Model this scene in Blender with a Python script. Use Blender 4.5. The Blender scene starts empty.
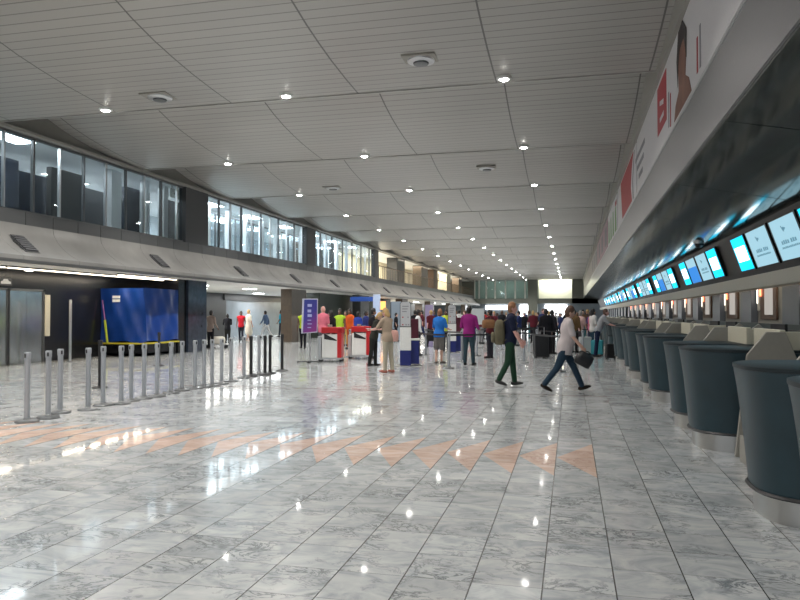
import bpy, bmesh, math, random
from mathutils import Vector, Matrix
random.seed(7)
D = bpy.data
COL = bpy.context.scene.collection
PI = math.pi
R = math.radians

# ------------------------------------------------------------------ camera maths (used to stand things on the floor)
EYE = 1.6; FPX = 705.0
YAW = R(13.634); PITCH = R(1.1376)
FW = Vector((-math.sin(YAW)*math.cos(PITCH), math.cos(YAW)*math.cos(PITCH), math.sin(PITCH)))
RT = Vector((math.cos(YAW), math.sin(YAW), 0)); UP = RT.cross(FW)
def at(u, v, x=None, y=None, z=None):
    r = FW*FPX + RT*(u-400) + UP*(300-v)
    t = x/r.x if x is not None else (y/r.y if y is not None else (z-EYE)/r.z)
    return Vector((r.x*t, r.y*t, EYE+r.z*t))
def gx(u, Y):                      # x on the floor under column u at depth Y
    return at(u, 314, y=Y).x

# ------------------------------------------------------------------ materials
MATS = {}
def mat(name, col, rough=.5, metal=0., emit=None, es=0., spec=.5, noise=0., nscale=20., trans=0., alpha=1., coat=0., bump=0.):
    if name in MATS: return MATS[name]
    m = D.materials.new(name); m.use_nodes = True
    nt = m.node_tree; b = nt.nodes['Principled BSDF']
    b.inputs['Base Color'].default_value = (*col, 1)
    b.inputs['Roughness'].default_value = rough
    b.inputs['Metallic'].default_value = metal
    b.inputs['Specular IOR Level'].default_value = spec
    b.inputs['Coat Weight'].default_value = coat
    b.inputs['Coat Roughness'].default_value = .08
    if emit: b.inputs['Emission Color'].default_value = (*emit, 1); b.inputs['Emission Strength'].default_value = es
    if trans: b.inputs['Transmission Weight'].default_value = trans
    if alpha < 1: b.inputs['Alpha'].default_value = alpha
    tc = nt.nodes.new('ShaderNodeTexCoord')
    nz = nt.nodes.new('ShaderNodeTexNoise'); nz.inputs['Scale'].default_value = nscale; nz.inputs['Detail'].default_value = 4
    nt.links.new(tc.outputs['Object'], nz.inputs['Vector'])
    k = noise if noise else .06
    mr = nt.nodes.new('ShaderNodeMapRange'); mr.inputs['To Min'].default_value = 1-k; mr.inputs['To Max'].default_value = 1+k
    nt.links.new(nz.outputs['Fac'], mr.inputs['Value'])
    vm = nt.nodes.new('ShaderNodeVectorMath'); vm.operation = 'SCALE'
    vm.inputs[0].default_value = col
    nt.links.new(mr.outputs['Result'], vm.inputs['Scale'])
    nt.links.new(vm.outputs['Vector'], b.inputs['Base Color'])
    if bump:
        bp = nt.nodes.new('ShaderNodeBump'); bp.inputs['Strength'].default_value = bump; bp.inputs['Distance'].default_value = .02
        nt.links.new(nz.outputs['Fac'], bp.inputs['Height']); nt.links.new(bp.outputs['Normal'], b.inputs['Normal'])
    MATS[name] = m
    return m
class NT:
    def __init__(s, name):
        s.m = D.materials.new(name); s.m.use_nodes = True; s.t = s.m.node_tree; s.b = s.t.nodes['Principled BSDF']; MATS[name] = s.m
    def n(s, typ, **kw):
        o = s.t.nodes.new(typ)
        for k, v in kw.items():
            if k == 'op': o.operation = v
            else: o.inputs[k].default_value = v
        return o
    def l(s, a, b): s.t.links.new(a, b)
    def math(s, op, a, b=None, c=None):
        o = s.t.nodes.new('ShaderNodeMath'); o.operation = op
        for i, x in enumerate((a, b, c)):
            if x is None: continue
            if isinstance(x, (int, float)): o.inputs[i].default_value = x
            else: s.l(x, o.inputs[i])
        return o.outputs[0]
    def ramp(s, fac, stops):
        o = s.t.nodes.new('ShaderNodeValToRGB'); s.l(fac, o.inputs[0])
        e = o.color_ramp.elements
        while len(e) < len(stops): e.new(.5)
        for q, (p, c) in zip(e, stops): q.position = p; q.color = (*c, 1)
        return o.outputs[0]
    def mix(s, fac, a, b, mode='MIX'):
        o = s.t.nodes.new('ShaderNodeMix'); o.data_type = 'RGBA'; o.blend_type = mode
        for i, x in ((0, fac), (6, a), (7, b)):
            if isinstance(x, (int, float)): o.inputs[i].default_value = x
            elif isinstance(x, tuple): o.inputs[i].default_value = (*x, 1)
            else: s.l(x, o.inputs[i])
        return o.outputs[2]

TW = .415; TX0 = .245; TL = .43; TY0 = 8.09
def marble(name, pal, grout=True):
    g = NT(name)
    pos = g.n('ShaderNodeNewGeometry').outputs['Position']
    sp = g.n('ShaderNodeSeparateXYZ'); g.l(pos, sp.inputs[0])
    tx = g.math('DIVIDE', g.math('SUBTRACT', sp.outputs[0], TX0), TW)
    ty = g.math('DIVIDE', g.math('SUBTRACT', sp.outputs[1], TY0), TL)
    cb = g.n('ShaderNodeCombineXYZ'); g.l(g.math('FLOOR', tx), cb.inputs[0]); g.l(g.math('FLOOR', ty), cb.inputs[1])
    wn = g.n('ShaderNodeTexWhiteNoise'); g.l(cb.outputs[0], wn.inputs['Vector'])
    sc = g.n('ShaderNodeVectorMath', op='SCALE'); g.l(wn.outputs['Color'], sc.inputs[0]); sc.inputs['Scale'].default_value = 30
    ad = g.n('ShaderNodeVectorMath', op='ADD'); g.l(sc.outputs[0], ad.inputs[0]); g.l(pos, ad.inputs[1])
    mp = g.n('ShaderNodeMapping'); mp.inputs['Scale'].default_value = (1.1, 1.7, 1); mp.inputs['Rotation'].default_value = (0, 0, .5)
    g.l(ad.outputs[0], mp.inputs['Vector'])
    n1 = g.n('ShaderNodeTexNoise', Scale=2.6, Detail=7., Roughness=.62, Distortion=1.1); g.l(mp.outputs[0], n1.inputs['Vector'])
    n2 = g.n('ShaderNodeTexNoise', Scale=3.4, Detail=7., Roughness=.66, Distortion=1.6); g.l(mp.outputs[0], n2.inputs['Vector'])
    n3 = g.n('ShaderNodeTexNoise', Scale=2.1, Detail=3., Roughness=.5); g.l(ad.outputs[0], n3.inputs['Vector'])
    base = g.ramp(n1.outputs['Fac'], [(.30, pal[0]), (.5, pal[1]), (.72, pal[2])])
    v = g.math('ABSOLUTE', g.math('SUBTRACT', n2.outputs['Fac'], .5))
    vm = g.math('SUBTRACT', 1., g.math('MULTIPLY', v, 22.)); vm = g.math('MAXIMUM', vm, 0.)
    gate = g.math('MULTIPLY', g.math('GREATER_THAN', n3.outputs['Fac'], .50), g.math('MULTIPLY', g.math('SUBTRACT', n3.outputs['Fac'], .44), 5.))
    vm = g.math('MINIMUM', g.math('MULTIPLY', vm, gate), .75)
    c = g.mix(vm, base, pal[3])
    tint = g.math('MULTIPLY_ADD', wn.outputs['Value'], .22, .86)
    k = g.n('ShaderNodeVectorMath', op='SCALE'); g.l(c, k.inputs[0]); g.l(tint, k.inputs['Scale'])
    c = k.outputs[0]
    if grout:
        fx = g.math('ABSOLUTE', g.math('SUBTRACT', g.math('FRACT', g.math('ADD', tx, .5)), .5))
        fy = g.math('ABSOLUTE', g.math('SUBTRACT', g.math('FRACT', g.math('ADD', ty, .5)), .5))
        lx = g.math('LESS_THAN', fx, .010); ly = g.math('MULTIPLY', g.math('LESS_THAN', fy, .006), .7)
        c = g.mix(g.math('MAXIMUM', lx, ly), c, (.06, .06, .06))
    g.l(c, g.b.inputs['Base Color'])
    g.b.inputs['Roughness'].default_value = .24
    g.b.inputs['Specular IOR Level'].default_value = .6
    g.b.inputs['Coat Weight'].default_value = .42
    g.b.inputs['Coat Roughness'].default_value = .045
    g.b.inputs['Coat IOR'].default_value = 1.5
    bn = g.n('ShaderNodeTexNoise', Scale=1.2, Detail=1.); g.l(ad.outputs[0], bn.inputs['Vector'])
    bp = g.n('ShaderNodeBump', Strength=.03, Distance=.02); g.l(bn.outputs['Fac'], bp.inputs['Height']); g.l(bp.outputs[0], g.b.inputs['Normal'])
    return g.m
M_floor = marble('polished_marble', [(.30, .33, .35), (.46, .48, .49), (.60, .60, .59), (.10, .115, .13)])
M_peach = marble('peach_marble', [(.55, .37, .29), (.66, .47, .38), (.72, .57, .49), (.45, .27, .2)])

BAY = 6.75; BY0 = 9.55
def ceil_mat():
    g = NT('slatted_ceiling')
    pos = g.n('ShaderNodeNewGeometry').outputs['Position']
    sp = g.n('ShaderNodeSeparateXYZ'); g.l(pos, sp.inputs[0])
    fy = g.math('FRACT', g.math('DIVIDE', g.math('ADD', sp.outputs[1], 100*BAY-BY0), BAY/26))
    ly = g.math('LESS_THAN', fy, .10)
    sx = g.math('FRACT', g.math('DIVIDE', g.math('ADD', sp.outputs[0], 5.03+3.35*20), 3.35))
    lx = g.math('LESS_THAN', g.math('ABSOLUTE', g.math('SUBTRACT', sx, .01)), .0055)
    cell = g.n('ShaderNodeCombineXYZ')
    g.l(g.math('FLOOR', g.math('DIVIDE', g.math('ADD', sp.outputs[0], 5.03+3.35*20), 3.35)), cell.inputs[0])
    g.l(g.math('FLOOR', g.math('DIVIDE', g.math('ADD', sp.outputs[1], 100*BAY-BY0), BAY/26)), cell.inputs[1])
    wn = g.n('ShaderNodeTexWhiteNoise'); g.l(cell.outputs[0], wn.inputs['Vector'])
    t = g.math('MULTIPLY_ADD', wn.outputs['Value'], .05, .95)
    k = g.n('ShaderNodeVectorMath', op='SCALE'); k.inputs[0].default_value = (.43, .415, .39); g.l(t, k.inputs['Scale'])
    c = g.mix(g.math('MAXIMUM', g.math('MULTIPLY', ly, .5), g.math('MULTIPLY', lx, .75)), k.outputs[0], (.06, .06, .058))
    g.l(c, g.b.inputs['Base Color']); g.b.inputs['Roughness'].default_value = .38; g.b.inputs['Metallic'].default_value = .25
    bp = g.n('ShaderNodeBump', Strength=.4, Distance=.02); g.l(g.math('SUBTRACT', 1., ly), bp.inputs['Height']); g.l(bp.outputs[0], g.b.inputs['Normal'])
    return g.m
M_ceil = ceil_mat()

M_lip = mat('ceiling_lip_metal', (.42, .41, .39), .3, .4)
M_bandL = mat('wall_band_plaster', (.20, .19, .17), .6)
M_fasc = mat('fascia_panel', (.25, .245, .235), .42, .2, noise=.4, nscale=.9)
M_fascD = mat('fascia_sill_panel', (.10, .103, .105), .45, .2)
M_black = mat('black_cladding', (.012, .013, .016), .22)
M_dark = mat('dark_grey', (.05, .052, .055), .4)
M_brown = mat('brown_stone', (.10, .075, .055), .3, noise=.3, nscale=6)
M_navy = mat('dark_navy_stone', (.03, .04, .06), .15, noise=.5, nscale=5)
M_alu = mat('brushed_aluminium', (.62, .63, .64), .3, .9)
M_alud = mat('dark_aluminium', (.16, .165, .17), .35, .7)
M_steel = mat('stainless_steel', (.55, .54, .52), .28, 1., noise=.2, nscale=3)
M_liftd = mat('lift_door_steel', (.50, .53, .54), .16, .9, noise=.6, nscale=1.3)  # pale colour with strong noise: the doors' sheen and reflections painted in
M_post = mat('post_grey', (.42, .44, .47), .4, .45)
M_pblack = mat('post_black', (.018, .018, .02), .4)
M_white = mat('white_paint', (.75, .75, .73), .5)
M_offw = mat('offwhite_paint', (.6, .6, .56), .55)
M_cream = mat('cream_laminate', (.56, .53, .42), .5)
M_grey = mat('grey_laminate', (.30, .285, .25), .5)
M_wood = mat('dark_wood', (.13, .075, .05), .45, noise=.35, nscale=7)
M_teal = mat('teal_laminate', (.011, .034, .046), .4, noise=.5, nscale=2.5, coat=.1)
M_rim = mat('black_rubber', (.01, .01, .012), .45)
M_soffit = mat('polished_soffit', (.20, .215, .205), .085, .6, noise=.3, nscale=1.5)
M_band = mat('silver_band', (.27, .265, .275), .3, .35)
M_banner = mat('banner_white', (.66, .64, .66), .5)
M_red = mat('banner_red', (.42, .02, .035), .5)
M_inkg = mat('banner_grey_ink', (.25, .25, .27), .6)
M_glass = None
def glass():
    m = D.materials.new('window_glass'); m.use_nodes = True; nt = m.node_tree
    for n in list(nt.nodes):
        if n.type != 'OUTPUT_MATERIAL': nt.nodes.remove(n)
    out = nt.nodes[0]
    t = nt.nodes.new('ShaderNodeBsdfTransparent'); t.inputs[0].default_value = (.88, .93, .95, 1)
    g = nt.nodes.new('ShaderNodeBsdfGlossy'); g.inputs['Roughness'].default_value = .03; g.inputs[0].default_value = (.9, .95, 1, 1)
    lw_ = nt.nodes.new('ShaderNodeLayerWeight'); pw_ = nt.nodes.new('ShaderNodeMath'); pw_.operation = 'POWER'; pw_.inputs[1].default_value = 4
    nt.links.new(lw_.outputs['Facing'], pw_.inputs[0])
    f = nt.nodes.new('ShaderNodeMath'); f.operation = 'MULTIPLY_ADD'; f.inputs[1].default_value = .5; f.inputs[2].default_value = .04; nt.links.new(pw_.outputs[0], f.inputs[0])
    mx = nt.nodes.new('ShaderNodeMixShader')
    nt.links.new(f.outputs[0], mx.inputs[0]); nt.links.new(t.outputs[0], mx.inputs[1]); nt.links.new(g.outputs[0], mx.inputs[2])
    nt.links.new(mx.outputs[0], out.inputs[0])
    return m
M_glass = glass()
def emis(name, col, s):
    return mat(name, (.02, .02, .02), .6, emit=col, es=s)
M_lamp = emis('downlight_glow', (1, .97, .92), 60)
M_tube = emis('fluorescent_glow', (.92, .97, 1), 14)
M_warm = emis('warm_strip_glow', (1, .86, .66), 6)
M_cyan = emis('screen_cyan', (.0, .55, .85), 1.7)
M_scrw = emis('screen_white', (.85, .95, 1), 3.5)
M_scrl = emis('screen_pale_blue', (.36, .62, .74), .95)
M_scrb = emis('screen_blue', (.02, .2, .6), 1.2)
M_scri = emis('screen_ink', (.16, .40, .54), .6)
M_orange = emis('orange_sign_glow', (1, .33, .08), 3.)
M_daylight = emis('bright_exit_glow', (.93, .97, 1), 6)
M_poster = emis('backlit_poster', (1, .93, .85), .38)
M_redl = emis('red_lamp', (1, .18, .08), 5)

# ------------------------------------------------------------------ mesh helpers
class MB:
    def __init__(s): s.v = []; s.f = []; s.mi = []; s.cur = 0
    def quad(s, *p):
        b = len(s.v); s.v += [tuple(q) for q in p]; s.f.append(tuple(range(b, b+len(p)))); s.mi.append(s.cur); return s
    def box(s, x0, x1, y0, y1, z0, z1, rz=0, c=None):
        p = [(x0,y0,z0),(x1,y0,z0),(x1,y1,z0),(x0,y1,z0),(x0,y0,z1),(x1,y0,z1),(x1,y1,z1),(x0,y1,z1)]
        if rz:
            cx, cy = c if c else ((x0+x1)/2, (y0+y1)/2)
            ca, sa = math.cos(rz), math.sin(rz)
            p = [(cx+(x-cx)*ca-(y-cy)*sa, cy+(x-cx)*sa+(y-cy)*ca, z) for x, y, z in p]
        return s.hexa(p)
    def hexa(s, p):
        b = len(s.v); s.v += [tuple(q) for q in p]
        for f in ((0,3,2,1),(4,5,6,7),(0,1,5,4),(1,2,6,5),(2,3,7,6),(3,0,4,7)):
            s.f.append(tuple(b+i for i in f)); s.mi.append(s.cur)
        return s
    def prism(s, pts, ax, a0, a1):     # pts 2D closed profile, extruded along axis ax (0,1,2)
        n = len(pts); b = len(s.v)
        for a in (a0, a1):
            for p in pts:
                q = [0, 0, 0]; o = [i for i in range(3) if i != ax]
                q[ax] = a; q[o[0]] = p[0]; q[o[1]] = p[1]; s.v.append(tuple(q))
        s.f.append(tuple(range(b, b+n))); s.f.append(tuple(range(b+n, b+2*n))[::-1]); s.mi += [s.cur]*2
        for i in range(n):
            j = (i+1) % n; s.f.append((b+i, b+j, b+n+j, b+n+i)); s.mi.append(s.cur)
        return s
    def rings(s, R_, cap=True):
        b = len(s.v); n = len(R_[0])
        for r in R_: s.v += [tuple(p) for p in r]
        for k in range(len(R_)-1):
            for i in range(n):
                j = (i+1) % n
                s.f.append((b+k*n+i, b+k*n+j, b+(k+1)*n+j, b+(k+1)*n+i)); s.mi.append(s.cur)
        if cap:
            s.f.append(tuple(b+i for i in range(n))[::-1]); s.f.append(tuple(b+(len(R_)-1)*n+i for i in range(n))); s.mi += [s.cur]*2
        return s
    def lathe(s, prof, cx=0, cy=0, n=20):   # prof: (r,z)
        return s.rings([[(cx+r*math.cos(2*PI*i/n), cy+r*math.sin(2*PI*i/n), z) for i in range(n)] for r, z in prof])
    def tube(s, P, r, n=10, dome=True, ref=(1, 0, 0)):
        P = [Vector(p) for p in P]; rr = r if isinstance(r, (list, tuple)) and len(r) == len(P) else [r]*len(P)
        rr = [(q, q) if isinstance(q, (int, float)) else q for q in rr]
        rings = []
        for i, p in enumerate(P):
            d = (P[min(i+1, len(P)-1)]-P[max(i-1, 0)])
            if d.length < 1e-6: d = Vector((0, 0, 1))
            d.normalize(); a = Vector(ref)
            if abs(d.dot(a)) > .97: a = Vector((0, 1, 0))
            a = (a-d*a.dot(d)).normalized(); b = d.cross(a)
            def ring(c, k):
                return [c+a*(rr[i][0]*k*math.cos(2*PI*t/n))+b*(rr[i][1]*k*math.sin(2*PI*t/n)) for t in range(n)]
            m = min(rr[i])
            if i == 0 and dome and dome != 'end': rings += [ring(p-d*m*.95, .3), ring(p-d*m*.6, .78)]
            rings.append(ring(p, 1))
            if i == len(P)-1 and dome: rings += [ring(p+d*m*.6, .78), ring(p+d*m*.95, .3)]
        return s.rings(rings)
    def ball(s, c, r, n=12, m=8):
        c = Vector(c); r = (r, r, r) if isinstance(r, (int, float)) else r
        return s.rings([[(c.x+r[0]*math.sin(t)*math.cos(2*PI*i/n), c.y+r[1]*math.sin(t)*math.sin(2*PI*i/n), c.z-r[2]*math.cos(t)) for i in range(n)]
                        for t in [PI*(k+.25)/(m+.5) for k in range(m+1)]])
    def mesh(s, name, mats):
        me = D.meshes.new(name); me.from_pydata(s.v, [], s.f)
        for q in (mats if isinstance(mats, (list, tuple)) else [mats]): me.materials.append(q)
        me.polygons.foreach_set('material_index', s.mi)
        bm = bmesh.new(); bm.from_mesh(me); bmesh.ops.recalc_face_normals(bm, faces=bm.faces); bm.to_mesh(me); bm.free()
        return me
    def build(s, name, mats, parent=None, smooth=0, bevel=0):
        me = s.mesh(name, mats)
        if smooth:
            me.polygons.foreach_set('use_smooth', [True]*len(me.polygons)); me.set_sharp_from_angle(angle=R(smooth))
        o = D.objects.new(name, me); COL.objects.link(o)
        if parent: o.parent = parent
        if bevel:
            b = o.modifiers.new('bevel', 'BEVEL'); b.width = bevel; b.segments = 2; b.limit_method = 'ANGLE'
        return o
def tag(o, label=None, cat=None, group=None, kind=None):
    if label: o['label'] = label
    if cat: o['category'] = cat
    if group: o['group'] = group
    if kind: o['kind'] = kind
    return o
def empty(name, loc=(0,0,0), rz=0, label=None, cat=None, group=None):
    o = D.objects.new(name, None); COL.objects.link(o); o.location = loc; o.rotation_euler = (0, 0, rz)
    return tag(o, label, cat, group)
def struct(o): o['kind'] = 'structure'; return o
def dup(root, loc=None, rz=None, label=None, group=None, mats=None, sc=None):
    def cp(o, par):
        c = o.copy(); COL.objects.link(c); c.parent = par
        if mats and o.type == 'MESH':
            k = o.name.split('.')[0]
            if k in mats:
                c.material_slots[0].link = 'OBJECT'; c.material_slots[0].material = mats[k]
        for ch in list(o.children): cp(ch, c)
        return c
    c = cp(root, None)
    if loc is not None: c.location = loc
    if rz is not None: c.rotation_euler = (0, 0, rz)
    if sc is not None: c.scale = (sc, sc, sc)
    if label: c['label'] = label
    if group: c['group'] = group
    return c

# ------------------------------------------------------------------ hall shell
XL = -15.5; XR = 1.95; YE = 115.; YB = -4.
struct(MB().box(-30, 8, YB, 135, -.3, 0).build('floor', M_floor))
# peach triangle inlay and thin brown strips set into the floor
b = MB()
for i in range(0, 24):
    x1 = TX0-i*TW; x0 = x1-TW
    ln = .92
    b.prism([(x1, TY0-ln), (x1, TY0+ln), (x0+.01, TY0)], 2, -.01, .0012)
struct(b.build('trim_1', M_peach))
b = MB(); b.box(-29, .75, 14.24, 14.30, -.01, .0014)
struct(b.build('trim_2', mat('brown_inlay', (.16, .08, .06), .25)))

prof = [(0, 8.15), (.5, 8.05), (1, 7.9), (1.5, 7.73), (2, 7.55), (2.55, 7.4), (3.3, 7.25), (4.0, 7.15), (4.8, 7.06), (5.8, 6.99), (6.75, 6.95)]
def zc(Y):
    s = (Y-BY0) % BAY
    for (a, za), (c, zb) in zip(prof, prof[1:]):
        if s <= c: return za+(zb-za)*(s-a)/(c-a)
b = MB(); lip = MB()
nb0 = -2
for k in range(nb0, 16):
    y0 = BY0+k*BAY
    for (a, za), (c, zb) in zip(prof, prof[1:]):
        if y0+a >= YE: continue
        b.quad((XL, y0+a, za), (XR, y0+a, za), (XR, y0+c, zb), (XL, y0+c, zb))
    y1 = y0+BAY
    b.quad((XL, y1, 6.95), (XR, y1, 6.95), (XR, y1, 8.15), (XL, y1, 8.15))
    lip.box(XL, XR, y1-.035, y1+.03, 6.925, 6.955)
c_ = b.build('ceiling', M_ceil, smooth=25); struct(c_)
bm = bmesh.new(); bm.from_mesh(c_.data); bmesh.ops.remove_doubles(bm, verts=bm.verts, dist=.001); bmesh.ops.recalc_face_normals(bm, faces=bm.faces)
bm.to_mesh(c_.data); bm.free(); c_.data.set_sharp_from_angle(angle=R(25))
struct(lip.build('trim_3', M_lip))

# left wall band above the gallery windows, sill band, sweeping fascia
struct(MB().box(XL-.3, XL, YB, YE, 6.86, 8.3).build('wall_left', M_bandL))
struct(MB().prism([(XL, 6.86), (XL, 7.0), (XL+.16, 6.94), (XL+.16, 6.86)], 1, YB, YE).build('trim_4', mat('cove_trim', (.3, .29, .26), .5)))
b = MB()
y = YB
while y < YE:
    b.box(XL-.25, XL+.04, y+.01, min(y+1.115, YE), 4.2, 4.57); y += 1.125
struct(b.build('trim_5', M_fascD))
fp = [(-15.46, 4.2), (-15.42, 4.0), (-15.3, 3.8), (-15.12, 3.6), (-14.9, 3.43), (-14.68, 3.3), (-14.5, 3.2)]
b = MB(); y = YB
while y < YE:
    y2 = min(y+BAY/3-.012, YE)
    b.prism(fp+[(-14.5, 3.08), (-14.56, 3.08), (-15.6, 3.2), (-15.6, 4.2)], 1, y, y2); y += BAY/3
struct(b.build('wall_left_fascia', M_fasc, smooth=30))
struct(MB().box(-30, -14.56, YB, YE, 3.02, 3.12).build('ceiling_mezzanine', mat('mezzanine_soffit', (.72, .70, .66), .5)))
struct(MB().box(-14.6, -14.42, YB, YE, 3.0, 3.08).build('trim_6', mat('lip_trim', (.12, .12, .12), .35, .5)))
struct(MB().box(-22.3, XL-.25, YB, YE, 4.35, 4.5).build('floor_gallery', mat('gallery_floor', (.6, .6, .58), .4)))
struct(MB().box(-22.3, XL-.3, YB, YE, 6.95, 7.05).build('ceiling_gallery', mat('gallery_ceiling', (.8, .82, .84), .6)))
struct(MB().box(-22.4, -22.2, YB, YE, 4.35, 7.05).build('wall_gallery', mat('gallery_wall', (.5, .54, .57), .6)))

# dark grilles set in the fascia
gr0 = None
for i in range(-1, 13):
    yy = 23.6+BAY*i
    if gr0 is None:
        gb = MB()
        for j in range(7):
            t0 = j/7; t1 = (j+.7)/7
            p0 = Vector((-15.3, 0, 3.8)).lerp(Vector((-14.76, 0, 3.34)), t0); p1 = Vector((-15.3, 0, 3.8)).lerp(Vector((-14.76, 0, 3.34)), t1)
            nrm = Vector((.03, 0, .045))
            q = []
            for yyy in (-.24, .24):
                q += [(p0.x, yyy, p0.z), (p1.x, yyy, p1.z), (p1.x+nrm.x, yyy, p1.z+nrm.z), (p0.x+nrm.x, yyy, p0.z+nrm.z)]
            gb.hexa(q)
        gr0 = empty('air_grille', (0, yy, 0), 0, 'dark slotted air grille set in the curved grey fascia below the gallery windows', 'grille', 'air grilles along the fascia')
        gb.build('slats', mat('grille_grey', (.09, .09, .095), .45), gr0)
        MB().hexa([(-15.33,-.27,3.8),(-14.74,-.27,3.31),(-14.72,-.27,3.335),(-15.31,-.27,3.825),(-15.33,.27,3.8),(-14.74,.27,3.31),(-14.72,.27,3.335),(-15.31,.27,3.825)]).build('frame', M_alud, gr0)
    else: dup(gr0, (0, yy, 0))

# gallery windows: one window per run between piers, mullions every 1.125 m
MSP = 1.125
def window_run(n, y0, y1, x=XL-.1, name=None, frm=M_alu, glassy=True, mull=None):
    w = struct(MB().box(x-.06, x+.06, y0, y1, 4.57, 4.63).box(x-.06, x+.06, y0, y1, 6.80, 6.86).build(name or f'window_{n}', M_alud))
    k = 0; yy = y0
    while yy <= y1+.01:
        wdt = .045 if k % 3 else .07
        MB().box(x-.05, x+.05, yy-wdt/2, yy+wdt/2, 4.63, 6.80).build('mullion', frm if k % 2 == 0 else M_alud, w)
        yy += MSP; k += 1
    if glassy: MB().box(x-.008, x+.008, y0, y1, 4.63, 6.80).build('glass', M_glass, w)
    return w
piers = [13.6, 27.2, 40.8, 54.5]
struct(MB().box(XL-.25, XL+.05, 26.15, 28.0, 4.57, 6.9).build('wall_pier', M_dark))
struct(MB().box(XL-.25, XL+.05, 39.9, 41.4, 4.57, 6.9).build('wall_pier', M_dark))
struct(MB().box(XL-.25, XL+.05, 12.6, 13.6, 4.57, 6.9).build('wall_pier', M_dark))
struct(MB().box(XL-.25, XL+.05, 55.0, 56.2, 4.57, 6.9).build('wall_pier', M_dark))
window_run(1, 1.3, 12.5); window_run(2, 14.42, 26.1); window_run(3, 28.1, 39.8); window_run(4, 41.5, 54.9)
# gallery interior: glazed partitions, dark boards, pale pillars
for i, (yy, xx, w, m_) in enumerate([(18.2, -17.6, 2.3, M_navy), (21.2, -17.2, 1.7, M_dark), (25.0, -17.0, 1.6, M_navy), (28.4, -17.2, 2.0, M_dark), (32.0, -18.6, .9, M_dark), (46.0, -18.4, 1.2, M_wood), (52.5, -18.2, 1.6, M_dark)]):
    o = MB().box(xx-.1, xx+.1, yy-w/2, yy+w/2, 4.5, 6.6).build('display_board', m_, bevel=.01)
    tag(o, 'tall %s board standing inside the upstairs gallery, %s along from the left of the photo' % ({'dark_navy_stone': 'navy', 'dark_grey': 'charcoal', 'dark_wood': 'brown'}[m_.name], ['first', 'second', 'third', 'fourth', 'fifth', 'sixth', 'last'][i]), 'board')
for u0, u1 in ((108, 118), (143, 146), (161, 165)):
    p = at((u0+u1)/2, 200, x=-16.6); q0 = at(u0, 200, x=-16.6).y; q1 = at(u1, 200, x=-16.6).y
    struct(MB().box(-16.75, -16.45, q0, q1, 4.5, 6.95).build('wall_column', mat('white_lit_column', (.85, .87, .88), .4)))
for n, (a, c) in enumerate(((30.0, 40.0), (42.0, 54.0))):
    window_run(5+n, a, c, x=-18.0, frm=M_white)
    for k in range(5):
        yy = a+.9+k*(c-a)/5
        struct(MB().box(-17.2, -17.0, yy, yy+.16+.1*(k % 2), 4.5, 6.95).build('wall_column', MATS['white_lit_column']))
for u0, u1 in ((-60, 64), (72, 104), (120, 146), (168, 192)):
    y0_, y1_ = at(u0, 200, x=-18.2).y, at(u1, 200, x=-18.2).y
    struct(MB().box(-18.3, -18.1, y0_, y1_, 4.5, 6.45 if u0 != 120 else 6.7).build('wall_gallery_partition', M_navy if u0 != 72 else M_dark))
# arrow signs hanging inside the gallery
sg = empty('direction_sign', (0, 0, 0), 0, 'pale hanging sign with two dark arrows behind the gallery glass beside the dark pier', 'sign')
pa = at(171, 197, x=-15.75); pb = at(191, 192, x=-15.75)
MB().box(-15.80, -15.76, pa.y, pb.y, 6.35, 6.72).build('panel', M_offw, sg, bevel=.005)
for yy, sgn in ((pa.y+.35, -1), (pb.y-.35, 1)):
    MB().prism([(yy-sgn*.2, 6.50), (yy-sgn*.2, 6.57), (yy, 6.57), (yy, 6.64), (yy+sgn*.14, 6.535), (yy, 6.43), (yy, 6.50)], 0, -15.759, -15.75).build('arrow', M_dark, sg)
MB().box(-15.79, -15.77, pa.y+.1, pa.y+.13, 6.72, 6.95).box(-15.79, -15.77, pb.y-.13, pb.y-.1, 6.72, 6.95).build('hanger', M_alud, sg)

# gallery ceiling lamps
def area(loc, sx, sy, pw, col=(1, 1, 1), rot=(0, 0, 0)):
    l = D.lights.new('area', 'AREA'); l.shape = 'RECTANGLE'; l.size = sx; l.size_y = sy; l.energy = pw; l.color = col
    o = D.objects.new('room_light', l); COL.objects.link(o); o.location = loc; o.rotation_euler = rot; return o
gl0 = None
gp_ = at(8, 137, z=6.93)
for i, (x, y) in enumerate([(gp_.x, gp_.y)]+[(-19.5, 20+4.2*k) for k in range(9)]+[(-17.0, 31+4.5*k) for k in range(6)]):
    if gl0 is None:
        gl0 = empty('ceiling_panel_light', (x, y, 6.95), 0, 'rectangular white panel light in the upstairs gallery ceiling', 'light', 'gallery ceiling lights')
        MB().box(-.35, .35, -.75, .75, -.05, -.02).build('diffuser', M_tube, gl0)
        MB().box(-.38, .38, -.78, .78, -.045, 0).build('housing', M_white, gl0)
    else: dup(gl0, (x, y, 6.95))
for gy_, gp in ((9, 40), (17, 60), (25, 130), (34, 260), (47.5, 280)): area((-18.2, gy_, 6.86), 3, 7, gp, (.9, .96, 1))

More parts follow.
